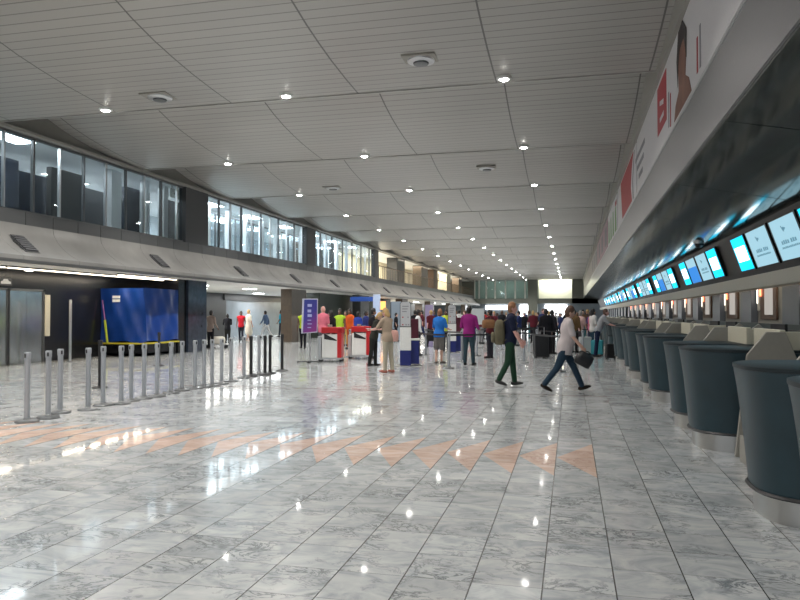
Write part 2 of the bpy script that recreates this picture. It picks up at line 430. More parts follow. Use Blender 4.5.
# open gallery beyond the windows: railing, brown columns, warm back wall
struct(MB().box(-19.3, -19.15, 56.2, YE, 4.5, 6.95).build('wall_balcony', mat('warm_wall', (.62, .56, .42), .6, noise=.2, nscale=.5)))
for i in range(8):
    y0 = 56.3+i*7.3
    rl = empty('railing', (XL, y0, 4.57), 0, 'brown slatted balcony railing panel on the far open gallery', 'railing', 'balcony railings of the open gallery')
    MB().box(-.04, .04, 0, 7.2, 1.02, 1.08).build('handrail', M_wood, rl)
    for j in range(12):
        MB().box(-.015, .015, .15+j*.6, .22+j*.6, 0, 1.02).build('baluster', M_brown, rl)
for i, (u, m_, w) in enumerate([(399, M_dark, 3.2), (423, M_brown, 3.5), (434, M_wood, 2.5), (447, M_cream, 3), (459, M_brown, 3)]):
    yy = at(u, 270, x=-16.2).y
    struct(MB().box(-17.0, -16.0, yy-w/2, yy+w/2, 4.5, 6.95).build('wall_column', m_))
for y in (60, 68, 78, 90, 103): area((-17.2, y, 6.85), 2.5, 5, 420, (1, .9, .72))

# end wall
def ex(u): return at(u, 290, y=YE).x
def ez(v): return at(540, v, y=YE).z
b = MB()
b.box(-30, 8, YE, YE+.4, ez(303.5), ez(298.5))
b.box(-30, 8, YE, YE+.4, ez(279), 8.3)
b.box(ex(528), ex(537.5), YE-.3, YE+.4, 0, 8)
b.box(ex(572), 8, YE, YE+.4, ez(303.5), 8)
b.box(-30, ex(474), YE, YE+.4, 4.3, 8)
struct(b.build('wall_end', mat('end_wall_grey', (.13, .14, .12), .5)))
w = struct(MB().box(ex(474), ex(528), YE+.3, YE+.4, ez(298.5), ez(298.2)).build('window_7', M_alud))
for u in (474.5, 479, 486, 495, 505.5, 515, 525): MB().box(ex(u)-.12, ex(u)+.12, YE+.1, YE+.3, ez(298.4), ez(279)).build('mullion', M_offw, w)
MB().box(ex(474), ex(528), YE+.19, YE+.21, ez(298.4), ez(279)).build('glass', M_glass, w)
struct(MB().box(ex(470), 8, YE+6, YE+6.2, 3.3, 8.3).build('wall_end_gallery', mat('green_grey_wall', (.22, .26, .23), .5, noise=.3, nscale=.4)))
struct(MB().box(-30, 8, YE+.4, YE+6, ez(303.5), ez(301)).build('floor_end_gallery', M_dark))
struct(MB().box(-30, 8, YE+.4, YE+6, 8, 8.2).build('ceiling_end_gallery', M_offw))
struct(MB().box(ex(538), ex(572), YE+2.2, YE+2.3, ez(299), 8).build('wall_end_bright', mat('pale_lit_wall', (.85, .85, .72), .6)))
area((ex(555), YE+1.2, 7.8), 5, 1, 480, (1, 1, .88)); area((ex(500), YE+3, 7.8), 8, 2, 330, (.85, 1, .9))
w = struct(MB().box(ex(516), ex(529), YE+8, YE+8.1, ez(319), ez(304.5)).build('window_8', M_daylight))
w = struct(MB().box(ex(543), ex(567), YE+8, YE+8.1, ez(319), ez(304.5)).build('window_9', M_daylight))
w = struct(MB().box(ex(480), ex(506), YE+8, YE+8.1, ez(309), ez(304.8)).build('window_10', M_daylight))
struct(MB().box(-30, 8, YE+8.2, YE+8.4, 0, 4.2).build('wall_end_back', mat('end_back_wall', (.3, .33, .36), .5)))
struct(MB().box(-30, -29.8, YB, YE+8.2, 0, 4.3).build('wall_outer_left', M_dark))

# under the mezzanine
struct(MB().box(-17.5, -17.3, YB, 25.8, 0, 3.02).build('wall_lift_lobby', M_black))
struct(MB().box(-24, -15.55, 25.8, 26.4, 0, 3.02).build('wall_partition', M_black))
struct(MB().box(-16.3, -15.45, 26.4, 27.9, 0, 3.02).build('wall_column', M_navy))
for i, yy in enumerate((37.4, 50.9, 64.4, 77.9, 91.4, 104.9)):
    struct(MB().box(-16.05, -15.4, yy, yy+2.3, 0, 3.02).build('wall_column', M_brown if i != 1 else M_dark))
# lift doors
pd0 = at(8, 320, x=-17.3).y; pd1 = at(41, 320, x=-17.3).y
for n, (a, c) in enumerate(((pd0, pd1), (pd0-1.75, pd0-.12))):
    d = struct(MB().box(-17.3, -17.22, a-.08, a, 0, 2.42).box(-17.3, -17.22, c, c+.08, 0, 2.42).box(-17.3, -17.22, a-.08, c+.08, 2.34, 2.42).build(f'door_{n+1}', M_alud))
    mid = (a+c)/2
    MB().box(-17.28, -17.25, a, mid-.005, .01, 2.34).build('door_leaf', M_liftd, d)
    MB().box(-17.28, -17.25, mid+.005, c, .01, 2.34).build('door_leaf', M_liftd, d)
p0 = at(43, 320, x=-17.25).y; p1 = at(49.5, 320, x=-17.25).y
tag(MB().box(-17.3, -17.22, p0, p1, .85, 2.25).build('wall_panel', M_cream, bevel=.01), 'tall narrow cream panel on the black wall right of the lift doors', 'panel')
ls = empty('lift_sign', (-17.3, at(5, 285, x=-17.3).y, 2.62), 0, 'small black sign with white outlined symbol above the lift doors', 'sign')
MB().box(0, .03, -.25, .25, -.12, .12).build('panel', M_dark, ls)
MB().prism([(-.2,-.07),(.2,-.07),(.2,.0),(.12,.02),(.07,.08),(-.08,.08),(-.13,.02),(-.2,.0)], 0, .03, .036).build('symbol', M_white, ls)
q = at(70, 362, z=0)
t = empty('floor_pole', (q.x, q.y, 0), 0, 'tall thin silver pole standing before the black wall between lift and tarpaulin', 'pole')
MB().lathe([(.045, .02), (.045, 2.05), (.03, 2.08)], n=12).build('pole', M_alu, t, 40); MB().lathe([(.12, 0), (.12, .02), (.05, .03)], n=16).build('base', M_alud, t, 40)
# warm strip lights
for n, (ya, yb, xx) in enumerate(((10.5, 17.2, -16.0), (17.3, 25.4, -16.0), (21.5, 25.2, -15.3))):
    s_ = empty('strip_light', (xx, (ya+yb)/2, 3.02), 0, ['warm white strip light under the mezzanine before the lift doors', 'warm white strip light under the mezzanine above the blue tarpaulin', 'short warm strip light nearest the fascia above the tarpaulin'][n], 'light', 'strip lights under the mezzanine')
    h = (yb-ya)/2
    MB().box(-.05, .05, -h, h, -.05, -.0).build('housing', M_alud, s_); MB().box(-.035, .035, -h+.02, h-.02, -.075, -.05).build('tube', M_warm, s_)
for y in (15, 22): area((-16.0, y, 2.93), .1, 5, 70, (1, .85, .65))
o = empty('round_lamp', (-16.5, at(29, 275, x=-16.5).y, 3.02), 0, 'round surface lamp on the low ceiling above the lift doors', 'light')
MB().lathe([(.15, -.05), (.17, 0)], n=20).build('ring', M_white, o, 40); MB().lathe([(.12, -.07), (.13, -.05)], n=20).build('lens', emis('soft_lamp', (1, .93, .8), 8), o, 40)

# passage beyond the pier and the shops
pw = mat('frosted_partition', (.33, .38, .42), .25, .3, noise=.3, nscale=.8)
struct(MB().box(-23.4, -23.2, 44, 56, 0, 2.55).build('wall_passage', pw))
struct(MB().box(-24, -23.2, 26.4, 44, 0, 3.02).build('wall_passage_near', mat('khaki_panel', (.17, .18, .13), .4)))
struct(MB().box(-23.3, -23.1, 41.6, 44.4, 0, 3.02).build('wall_passage_dark', M_dark))
struct(MB().box(-23.35, -23.0, 44, 56, 2.55, 3.02).build('wall_passage_header', M_dark))
struct(MB().box(-23.2, -23.0, 56, 60, 0, 3.02).build('wall_shop', M_black))
struct(MB().box(-24, -23.8, 60, YE, 0, 3.02).build('wall_shops', mat('shop_wall', (.55, .50, .38), .6, noise=.4, nscale=.35)))
for n, (ya, yb, m_) in enumerate([(82, 84, M_navy), (86, 93, M_dark), (98, 102, M_brown)]):
    struct(MB().box(-23.8, -20.5, ya, yb, 0, 3.02).build('wall_shop_partition', m_))
struct(MB().box(-17.4, -16.4, 44.8, 52.4, 0, 3.02).box(-17.4, -16.9, 60.2, 65.8, 0, 3.02).build('wall_shop_front', mat('green_black', (.02, .03, .022), .3)))
for y, pwr, c in ((32, 90, (1, .97, .9)), (37, 90, (1, .97, .9)), (48, 130, (.95, .98, 1)), (56, 60, (1, .9, .7)), (63, 190, (1, .9, .68)), (73, 150, (1, .85, .6)), (83, 150, (1, .95, .9)), (95, 150, (1, .97, .9)), (107, 150, (.95, 1, 1))):
    area((-20, y, 2.95), 5, 3, pwr*2.9, c)
pl0 = None
for i, (x, y) in enumerate([(-17.5, 31), (-19.8, 35), (-17.3, 36), (-17.5, 44), (-20.5, 44), (-17, 58.5), (-17, 70), (-17.5, 80), (-17, 88), (-17, 96), (-17.5, 106)]):
    if pl0 is None:
        pl0 = empty('low_ceiling_light', (x, y, 3.02), 0, 'white square panel light in the low ceiling under the mezzanine', 'light', 'low ceiling lights under the mezzanine')
        MB().box(-.32, .32, -.32, .32, -.03, 0).build('frame', M_white, pl0); MB().box(-.28, .28, -.28, .28, -.05, -.03).build('diffuser', M_tube, pl0)
    else: dup(pl0, (x, y, 3.02))
# orange shop sign and blue signs
q = at(378, 304, y=62)
o = MB().box(q.x-.7, q.x+.7, 62, 62.08, 2.0, 2.75).build('shop_sign', M_orange, bevel=.02); tag(o, 'glowing orange shop sign in the dark far shopfront behind the carts', 'sign')
o.location.z = 0
ob = empty('overhead_sign', (0, 0, 0), 0, 'blue overhead sign with pale side panel above the second red cart', 'sign')
q = at(364, 298, y=40); M_sblue = mat('sign_blue', (.02, .07, .32), .4); M_spale = mat('sign_pale_blue', (.45, .55, .75), .4)
MB().box(q.x-.85, q.x+.55, 40, 40.1, 2.35, 2.62).build('blue_panel', M_sblue, ob, bevel=.01)
MB().box(q.x+.56, q.x+.98, 39.98, 40.12, .0, 2.75).build('pale_panel', M_spale, ob, bevel=.01)
q = at(396, 305, y=44)
o = MB().box(q.x-.32, q.x+.32, 44, 44.1, 0, 2.4).build('info_panel', mat('grey_blue_panel', (.25, .3, .36), .4), bevel=.02); tag(o, 'tall grey blue information panel behind the blonde woman', 'panel')
q = at(429, 318, y=34)
o = MB().box(q.x-.2, q.x+.2, 34, 34.1, 0, 2.05).build('info_panel', mat('lilac_panel', (.3, .26, .42), .4), bevel=.02); tag(o, 'slim lilac information panel left of the person in the blue top', 'panel')
q = at(477, 322, y=33)
hb = empty('notice_board', (q.x, 33, 0), 0, 'pale grey notice board on a stand right of the magenta shirted man', 'board')
MB().box(-.33, .33, 0, .06, 1.0, 1.85).build('panel', mat('pale_board', (.45, .48, .5), .5), hb, bevel=.01)
MB().box(-.04, .04, 0, .04, 0.03, 1.0).build('post', M_alu, hb); MB().box(-.3, .3, -.15, .2, 0, .03).build('base', M_alud, hb)

# metal litter bins in front of the brown column
q = at(297, 330, x=-14.9)
lb = empty('litter_bin', (q.x, 38.0, 0), 0, 'square steel litter bin beside the brown column', 'bin')
MB().box(-.25, .25, -.2, .2, 0, .95).build('body', M_steel, lb, bevel=.02); MB().box(-.2, .2, -.203, -.2, .6, .8).build('opening', M_dark, lb)

# ------------------------------------------------------------------ ceiling downlights
LR = [(-1.45, 1), (-6.75, 1), (-11.8, 1)]
dl0 = None; n_l = 0
for xx, _ in LR:
    for k in range(-1, 15):
        yy = BY0+BAY*(k+1)-.30
        zz = zc(yy)
        if dl0 is None:
            dl0 = empty('ceiling_downlight', (xx, yy, zz), 0, 'round bright downlight in the slatted ceiling by a panel edge', 'light', 'downlights in the slatted ceiling')
            MB().lathe([(.13, -.05), (.17, -.03), (.17, .03)], n=24).build('ring', M_white, dl0, 40)
            MB().lathe([(.02, -.075), (.07, -.07), (.105, -.05)], n=24).build('lens', M_lamp, dl0, 40)
        else: dup(dl0, (xx, yy, zz))
for xx in (-1.45, -6.75, -11.8):
    for k in range(-3, 15):
        yy = BY0+BAY*(k+1)-.30
        l = D.lights.new('downlight', 'SPOT'); l.energy = 950 if xx < -10 else (660 if xx < -5 else 440); l.spot_size = R(140); l.spot_blend = .6; l.shadow_soft_size = .06
        l.color = (1, .965, .91)
        o = D.objects.new('downlight_beam', l); COL.objects.link(o); o.location = (xx, yy, 6.84)
# air diffusers
ad0 = None
for (u, v) in ((421, 80), (160, 98), (487, 184), (333, 190)):
    X = {421: -3.1, 160: -9.9, 487: -3.1, 333: -9.9}[u]
    p = at(u, v, x=X); zz = zc(p.y)
    if ad0 is None:
        ad0 = empty('air_diffuser', (X, p.y, zz), 0, 'round air diffuser in the slatted ceiling, between the first lamps of the two right rows', 'vent', 'round ceiling air diffusers')
        MB().lathe([(.10, -.10), (.16, -.09), (.17, -.06), (.1, -.05)], n=24).build('cone', M_alud, ad0, 40)
        MB().lathe([(.21, -.06), (.29, -.035), (.31, .02), (.2, .02)], n=24).build('ring', M_alu, ad0, 40)
        MB().box(-.36, .36, -.36, .36, -.01, .04).build('plate', M_grey, ad0)
    else:
        dup(ad0, (X, p.y, zz), None, {160: 'round air diffuser in the slatted ceiling, right of the first lamp of the left row', 487: 'small distant air diffuser in the slatted ceiling, left of the right lamp row', 333: 'small distant air diffuser in the slatted ceiling, between the left and middle lamp rows'}[u])

# ------------------------------------------------------------------ right side: fascia, banners, soffit, screens, back wall
struct(MB().box(XR-.12, XR+.02, YB, YE, 6.7, 8.2).build('trim_7', mat('cornice', (.30, .29, .26), .5)))
struct(MB().box(XR, XR+.3, YB, YE, 5.1, 8.2).build('wall_right', M_banner))
struct(MB().prism([(XR-.03, 5.12), (XR-.03, 4.14), (XR+.3, 4.14), (XR+.3, 5.12)], 1, YB, YE).build('wall_right_band', M_band, smooth=40))
struct(MB().box(XR-.045, XR-.02, YB, YE, 5.10, 5.14).build('trim_8', M_alu))
XT, ZT, XB_, ZB = 4.1, 3.62, 4.43, 2.66
b = MB(); y = .7
while y < YE:
    b.hexa([(XR, y+.02, 4.1), (XT, y+.02, ZT+.06), (XT, y+4.54, ZT+.06), (XR, y+4.54, 4.1), (XR, y+.02, 4.14), (XT, y+.02, ZT+.10), (XT, y+4.54, ZT+.10), (XR, y+4.54, 4.14)]); y += 4.56
struct(b.build('ceiling_soffit', M_soffit))
struct(MB().hexa([(XR+.05, YB, 4.14), (XT, YB, ZT+.1), (XT, YE, ZT+.1), (XR+.05, YE, 4.14), (XR+.05, YB, 4.3), (XT, YB, ZT+.3), (XT, YE, ZT+.3), (XR+.05, YE, 4.3)]).build('ceiling_soffit_back', M_soffit))
struct(MB().prism([(XT-.02, ZT+.12), (XB_+.02, ZB-.1), (XB_+.2, ZB-.1), (XB_+.2, ZT+.12)], 1, YB, YE).build('wall_screen_backing', mat('bulkhead_dark', (.045, .04, .038), .5)))
struct(MB().box(XB_-.03, XB_+.35, YB, YE, ZB-.42, ZB-.1).build('trim_9', mat('beige_beam', (.75, .71, .61), .45)))
# banner artwork
def bp(u0, v0, u1, v1): pass
def banner(name, y0, y1, z0, z1, m_, parent, t=.006):
    return MB().box(XR-.03-t, XR-.0, y0, y1, z0, z1).build(name, m_, parent)
bn = empty('advert_banner', (0, 0, 0), 0, 'white advertising banner with a portrait, red square and grey lettering, nearest', 'banner')
MB().box(XR-.045, XR-.01, 2, 21.7, 5.15, 6.7).build('sheet', M_banner, bn)
py = at(685, 60, x=XR).y
# plain head-and-shoulders picture
zc0 = 5.95
pts = [(py-.95, 5.2), (py-.7, 5.5), (py-.35, 5.65), (py-.42, 6.0), (py-.3, 6.4), (py, 6.62), (py+.35, 6.55), (py+.5, 6.2), (py+.42, 5.85), (py+.4, 5.6), (py+.8, 5.45), (py+1.0, 5.2)]
MB().prism(pts, 0, XR-.051, XR-.045).build('portrait', mat('portrait_brown', (.22, .10, .07), .6, noise=.6, nscale=1.5), bn)
MB().prism([(py-.5, 5.9), (py-.5, 6.4), (py-.1, 6.69), (py+.4, 6.66), (py+.62, 6.2), (py+.5, 5.7), (py+.42, 6.05), (py+.25, 6.3), (py-.2, 6.35), (py-.38, 6.1)], 0, XR-.055, XR-.051).build('portrait_hair', mat('portrait_dark', (.03, .02, .02), .6), bn)
ry = at(664, 90, x=XR).y
MB().box(XR-.051, XR-.045, ry-.75, ry+.75, 5.55, 6.6).build('red_square', M_red, bn)
MB().prism([(ry-.35, 6.1), (ry+.3, 6.22), (ry+.3, 6.12), (ry-.3, 6.0)], 0, XR-.055, XR-.051).box(XR-.055, XR-.051, ry-.35, ry+.3, 5.75, 5.85).build('red_square_mark', M_banner, bn)
for k, (yy, z0, z1, m_) in enumerate([(py+1.5, 5.25, 5.9, M_red), (py+1.75, 5.3, 6.0, M_inkg), (py-1.5, 5.3, 5.85, M_red), (py-1.75, 5.3, 5.95, M_inkg), (py-2.9, 6.3, 6.5, M_inkg)]):
    MB().box(XR-.051, XR-.045, yy-.05, yy+.05, z0, z1).build('stroke', m_, bn)
ty = at(642, 140, x=XR).y
for k in range(3):
    MB().box(XR-.051, XR-.045, ty-1.2+k*.3, ty+1.5-k*.5, 6.1-k*.32, 6.24-k*.32).build('lettering', M_inkg, bn)
arts = [(22.0, 30.5, M_banner, M_red, 'white banner with a tall red sweep, second along the right fascia'), (31.0, 38.5, mat('banner_green', (.12, .3, .08), .5), M_inkg, 'white and green banner, third along the right fascia'),
        (39.0, 54, mat('banner_pink', (.4, .26, .3), .5), M_banner, 'pinkish banner, fourth along the right fascia'), (54.5, 110, mat('banner_far', (.36, .34, .33), .5), M_inkg, 'long faded banner at the far end of the right fascia')]
for y0, y1, m0, m1, lab in arts:
    o = empty('advert_banner', (0, 0, 0), 0, lab, 'banner')
    MB().box(XR-.045, XR-.01, y0, y1, 5.15, 6.7).build('sheet', M_banner if m1 is M_inkg and y0 < 35 else m0, o)
    if m1 is M_red:
        MB().prism([(y0+1.5, 5.2), (y0+5.8, 5.2), (y0+6.6, 6.65), (y0+.9, 6.65), (y0+1.6, 6.2), (y0+1.9, 5.7)], 0, XR-.051, XR-.045).build('red_sweep', M_red, o)
        MB().prism([(y0+.9, 5.2), (y0+1.2, 5.2), (y0+1.3, 5.8), (y0+.6, 6.6), (y0+.45, 6.6), (y0+1.1, 5.8)], 0, XR-.051, XR-.045).build('grey_line', M_inkg, o)
    elif y0 < 35:
        for j in range(4): MB().prism([(y0+.4+j*1.8, 5.2), (y0+1.5+j*1.8, 5.2), (y0+1.2+j*1.8, 6.2+.1*(j % 2)), (y0+.8+j*1.8, 6.3)], 0, XR-.051, XR-.045).build('leaf_shape', m0, o)
        MB().box(XR-.051, XR-.045, y0+.3, y0+1.2, 6.3, 6.5).build('red_mark', M_redl if False else M_red, o)
    else:
        for j in range(3): MB().box(XR-.051, XR-.045, y0+1+j*4.5, y0+3+j*4.5, 5.4, 6.4).build('dark_block', M_inkg, o)

# screens
def sp(y, t):     # point on the tilted screen plane; t 0 top 1 bottom
    return Vector((XT-.03+(XB_-XT)*t, y, ZT+(ZB-ZT)*t))
NRM = Vector((-(ZT-ZB), 0, -(XB_-XT))).normalized()
def plate(mb, y0, y1, t0, t1, d0, d1):
    q = []
    for yy in (y0, y1):
        q += [sp(yy, t0)+NRM*d0, sp(yy, t1)+NRM*d0, sp(yy, t1)+NRM*d1, sp(yy, t0)+NRM*d1]
    return mb.hexa(q)
def screen(y0, y1, kind, label, group):
    t = empty('display_screen', (0, 0, 0), 0, label, 'screen', group)
    plate(MB(), y0, y1, .06, .96, 0, .06).build('casing', M_rim, t)
    if kind == 'cyan':
        plate(MB(), y0+.08, y1-.08, .09, .93, .06, .064).build('panel', M_cyan, t)
        plate(MB(), y0+.2, y1-.2, .33, .70, .064, .068).build('white_block', M_scrw, t)
    else:
        plate(MB(), y0+.09, y1-.09, .09, .93, .06, .064).build('panel', M_scrl, t)
        if kind == 'blue':
            plate(MB(), y0+.09, y1-.09, .38, .93, .064, .068).build('blue_block', M_scrb, t)
        else:
            c = (y0+y1)/2
            lg = MB()
            q = [sp(c-.02, .34), sp(c+.10, .34), sp(c+.06, .27), sp(c-.10, .30)]
            lg.hexa([p+NRM*.064 for p in q]+[p+NRM*.068 for p in q])
            q = [sp(c+.02, .37), sp(c+.09, .36), sp(c+.16, .25), sp(c+.13, .24)]
            lg.hexa([p+NRM*.064 for p in q]+[p+NRM*.068 for p in q])
            lg.build('logo', M_scri, t)
            def word(ya, yb, t0, t1, n, name):     # one row of glyph-like strokes joined on a baseline
                pts = []; st = (yb-ya)/n
                for j in range(n):
                    pts += [(ya+j*st, t0+(t1-t0)*(.0 if j % 3 else .12)), (ya+(j+.62)*st, t0+(t1-t0)*(.0 if j % 3 else .12)), (ya+(j+.62)*st, t1-.008), (ya+(j+1)*st, t1-.008)]
                pts += [(yb, t1), (ya, t1)]
                MB().rings([[sp(y_, t_)+NRM*d for y_, t_ in pts] for d in (.064, .068)]).build(name, M_scri, t)
            word(c-.02, c+.5, .53, .61, 4, 'lettering'); word(c-.5, c-.1, .53, .61, 3, 'lettering')
            word(c-.58, c+.56, .66, .70, 11, 'small_lettering')
    return t
ordn = ['nearest', 'second nearest', 'third nearest', 'fourth nearest']
for k in range(-1, 9):
    yf = 19.95+9.1*k
    spans = [(yf-1.45, yf, 'cyan'), (yf-3.5, yf-1.62, 'light'), (yf-5.5, yf-3.65, 'light'), (yf-7.1, yf-5.62, 'cyan')]
    for i, (a, c, kd) in enumerate(spans):
        if k == 1 and i == 1: kd = 'blue'
        if k > 1 and (k+i) % 3 == 0 and kd == 'light': kd = 'blue'
        if c < 6.0: continue
        if k <= 1:
            gname = ['nearest, partly hidden bank', 'large bank at right edge', 'next bank leftwards'][k+1]
            nm = {'cyan': 'cyan screen with white block', 'light': 'pale blue screen with small logo and lettering', 'blue': 'blue screen with pale top strip'}[kd]
            lab = f"{nm}, {['far end', 'second', 'third', 'near end'][i]} of {gname}"
            screen(a, c, kd, lab[:110], 'screens above the check-in desks')
        else:
            screen(a, c, kd, f"{ {'cyan': 'cyan and white', 'light': 'pale blue', 'blue': 'deep blue'}[kd]} screen in the distant rows above the check-in desks", f'distant {kd} screens above the desks')
# dome cameras under the soffit
for n, (u, v) in enumerate(((699, 245), (520, 0))):
    if n: break
    p = at(u, v, x=3.75)
    zz = 4.1+(ZT+.06-4.1)*(3.75-XR-.1)/(XT-XR-.1)
    o = empty('dome_camera', (3.75, p.y, zz), 0, 'black dome camera under the polished soffit above the screens', 'camera')
    MB().lathe([(.16, -.04), (.17, .03)], n=20).build('collar', M_alu, o, 40); MB().ball((0, 0, -.05), (.13, .13, .12)).build('dome', M_rim, o, 60)

# back wall behind desks
XW = 5.25
struct(MB().box(XW, XW+.2, YB, YE, 0, 3.4).build('wall_back_office', M_grey))
struct(MB().box(XB_+.3, XW, YB, YE, 3.0, 3.1).build('ceiling_back_office', M_offw))
lw = mat('blue_grey_pilaster', (.12, .14, .17), .35, .3)
P0 = 16.6; PP = 4.4
for k in range(-2, 20):
    yc = P0+PP*k
    struct(MB().box(XW-.18, XW, yc+1.25, yc+2.55, 0, 2.9).build('wall_pilaster', lw))
    pf = None
    if k < 12:
        o = empty('backlit_poster', (XW, yc, 0), 0, 'white backlit poster in a wood frame behind the desks', 'poster', 'backlit posters behind the desks')
        MB().box(-.06, -.005, -.85, .75, 1.45, 2.5).build('frame', M_wood, o, bevel=.01)
        MB().box(-.07, -.06, -.55, .25, 1.58, 2.36).build('picture', M_poster, o)
        o = empty('wall_lamp', (XW, yc+1.0, 0), 0, 'slim upright lamp on the wall between poster and blue grey pilaster', 'light', 'upright wall lamps behind the desks')
        MB().box(-.06, -.005, -.05, .05, 1.7, 2.4).build('body', M_offw, o); MB().box(-.08, -.06, -.03, .03, 1.9, 2.35).build('glow', emis('wall_lamp_glow', (1, .95, .8), 2.5), o)
        o = empty('red_lamp', (XW, yc+.62, 0), 0, 'small red lamp at the edge of the poster frame', 'light', 'red lamps on the poster frames')
        MB().box(-.1, -.06, -.035, .035, 2.1, 2.45).build('glow', M_redl, o); MB().box(-.065, -.055, -.06, .06, 2.05, 2.48).build('backplate', M_wood, o)
for y in (8, 16, 24, 34, 46, 60, 78): area((4.9, y, 2.95), .3, 8, 45, (1, .93, .8))

# long conveyor along the back with black rails
cv = empty('baggage_conveyor', (0, 0, 0), 0, 'long baggage conveyor with black rail running behind the check-in desks', 'conveyor')
MB().box(3.8, 4.5, 2, 75, 0, .95).build('body', M_grey, cv); MB().box(3.85, 4.45, 2, 75, .95, .98).build('belt', M_rim, cv)
MB().box(3.74, 3.8, 2, 75, 1.2, 1.32).build('rail', M_rim, cv)
MB().box(4.5, 4.56, 2, 75, .9, 1.38).build('back_panel', mat('dark_teal_panel', (.03, .05, .055), .4), cv)
for k in range(16): MB().box(3.74, 3.8, 3+k*4.6, 3.06+k*4.6, .95, 1.2).build('rail_post', M_rim, cv)

# check-in desks
def nose(cx, w, d, n=18, back=0):       # plan outline: rounded nose toward -X, straight back
    pts = []
    for i in range(n+1):
        a = PI/2+PI*i/n
        ca, sa = math.cos(a), math.sin(a)
        pts.append((cx+d*math.copysign(abs(ca)**.8, ca)*1.0, w*math.copysign(abs(sa)**.75, sa)))
    return [(p[0], p[1]) for p in pts]+[(cx+back, -w), (cx+back, w)]
def outline(off, w, d, cx=.75, back=.55): return nose(cx, w-off, d-off, back=back)
def desk_proto(name, label, wing):
    t = empty(name, (0, 0, 0), 0, label, 'check-in desk', 'check-in desks along the right')
    lv = [(.22, .085), (.5, .06), (.8, .03), (1.0, .005), (1.16, -.02)]
    MB().rings([[(x, y, z) for x, y in outline(o_, .62, .75)] for z, o_ in lv]).build('front_panel', M_teal, t, 35)
    MB().rings([[(x, y, z) for x, y in outline(o_, .62, .75)] for z, o_ in ((.195, .075), (.208, .06), (.225, .075))]).build('black_rim', M_rim, t, 35)
    MB().rings([[(x, y, z) for x, y in outline(.12, .62, .75)] for z in (0, .2)]).build('kick_plinth', M_steel, t, 35)
    MB().rings([[(x, y, z) for x, y in outline(o_, .62, .75)] for z, o_ in ((1.162, -.025), (1.19, -.025), (1.195, -.01))]).build('countertop', mat('dark_glass_top', (.018, .026, .03), .45, spec=.3), t, 35)
    for k in range(5):
        pass
    MB().box(1.3, 1.75, -.6, .6, 0, .8).build('staff_worktop', M_grey, t, bevel=.01)
    MB().box(.95, 1.01, -.58, .58, 1.19, 1.42).build('privacy_panel', M_cream, t, bevel=.008)
    MB().box(1.01, 1.3, -.58, -.52, 1.19, 1.40).build('privacy_return', M_cream, t, bevel=.008)
    # grey side cheek with sloping top beside the scale
    s_ = wing
    MB().prism([(.45, .0), (1.75, .0), (1.75, 1.0), (1.1, 1.08), (.98, 1.40), (.78, 1.40), (.58, 1.14)], 1, s_*.66, s_*.71).build('side_cheek', M_grey, t, bevel=.008)
    MB().box(.9, 1.1, s_*.71, s_*.715, .5, .62).build('slot', M_alu, t)
    return t
def monitor_proto():
    t = empty('computer_monitor', (0, 0, 0), 0, 'black computer monitor on a check-in desk', 'monitor', 'monitors on the check-in desks')
    MB().box(-.02, .02, -.24, .24, .30, .66).build('screen', M_rim, t, bevel=.008); MB().box(-.02, .03, -.03, .03, .02, .34).build('neck', M_rim, t)
    MB().box(-.1, .12, -.12, .12, 0, .02).build('foot', M_rim, t, bevel=.005)
    return t
def chair_proto():
    t = empty('office_chair', (0, 0, 0), 0, 'black office chair behind a check-in desk', 'chair', 'office chairs behind the desks')
    MB().box(-.24, .24, -.24, .24, .45, .53).build('seat', M_rim, t, bevel=.03)
    MB().prism([(-.22, .62), (.22, .62), (.25, .95), (.18, 1.12), (-.18, 1.12), (-.25, .95)], 0, .22, .28).build('backrest', M_rim, t, bevel=.02)
    MB().lathe([(.03, .08), (.03, .46)], n=10).build('column', M_alu, t); MB().box(.23, .26, -.03, .03, .47, .7).build('back_bar', M_alud, t)
    for i in range(5):
        a = 2*PI*i/5
        l = MB().box(0, .28, -.02, .02, .05, .09).build('leg', M_rim, t); l.rotation_euler = (0, 0, a)
        MB().ball((.27, 0, .028), .028, 8, 6).build('caster', M_rim, l)
    return t
def scale_proto():
    t = empty('baggage_scale', (0, 0, 0), 0, 'grey baggage weighing belt between two check-in desks', 'scale', 'baggage scales between the desks')
    MB().box(.45, 1.2, -.6, .6, 0, .28).build('platform', M_grey, t, bevel=.01)
    MB().box(.5, 1.2, -.52, .52, .28, .3).build('belt', M_rim, t)
    MB().box(1.2, 2.05, -.6, .6, 0, .5).build('feed_body', M_grey, t, bevel=.01); MB().box(1.2, 2.05, -.5, .5, .5, .52).build('feed_belt', M_rim, t)
    MB().box(.44, .45, -.1, .25, .08, .24).build('warning_plate', mat('maroon_plate', (.09, .02, .02), .5), t)
    MB().prism([(1.2, .5), (1.6, .5), (1.6, 1.3), (1.45, 1.45), (1.25, 1.3)], 1, -.655, -.6).build('side_guard', M_grey, t, bevel=.005)
    MB().prism([(1.2, .5), (1.6, .5), (1.6, 1.3), (1.45, 1.45), (1.25, 1.3)], 1, .6, .655).build('side_guard', M_grey, t, bevel=.005)
    return t
XD = 1.33
da = desk_proto('check_in_desk', 'x', 1); db = desk_proto('check_in_desk', 'x', -1)
mo = monitor_proto(); ch = chair_proto(); sc_ = scale_proto()
first = {}
def put(proto, key, loc, rz=0, label=None, group=None):
    if key not in first:
        first[key] = 1; proto.location = loc; proto.rotation_euler = (0, 0, rz)
        if label: proto['label'] = label
        if group: proto['group'] = group
        return proto
    return dup(proto, loc, rz, label, group)
words = ['third', 'fourth', 'fifth', 'sixth', 'seventh', 'eighth']
PER = 4.6; cnt = 0
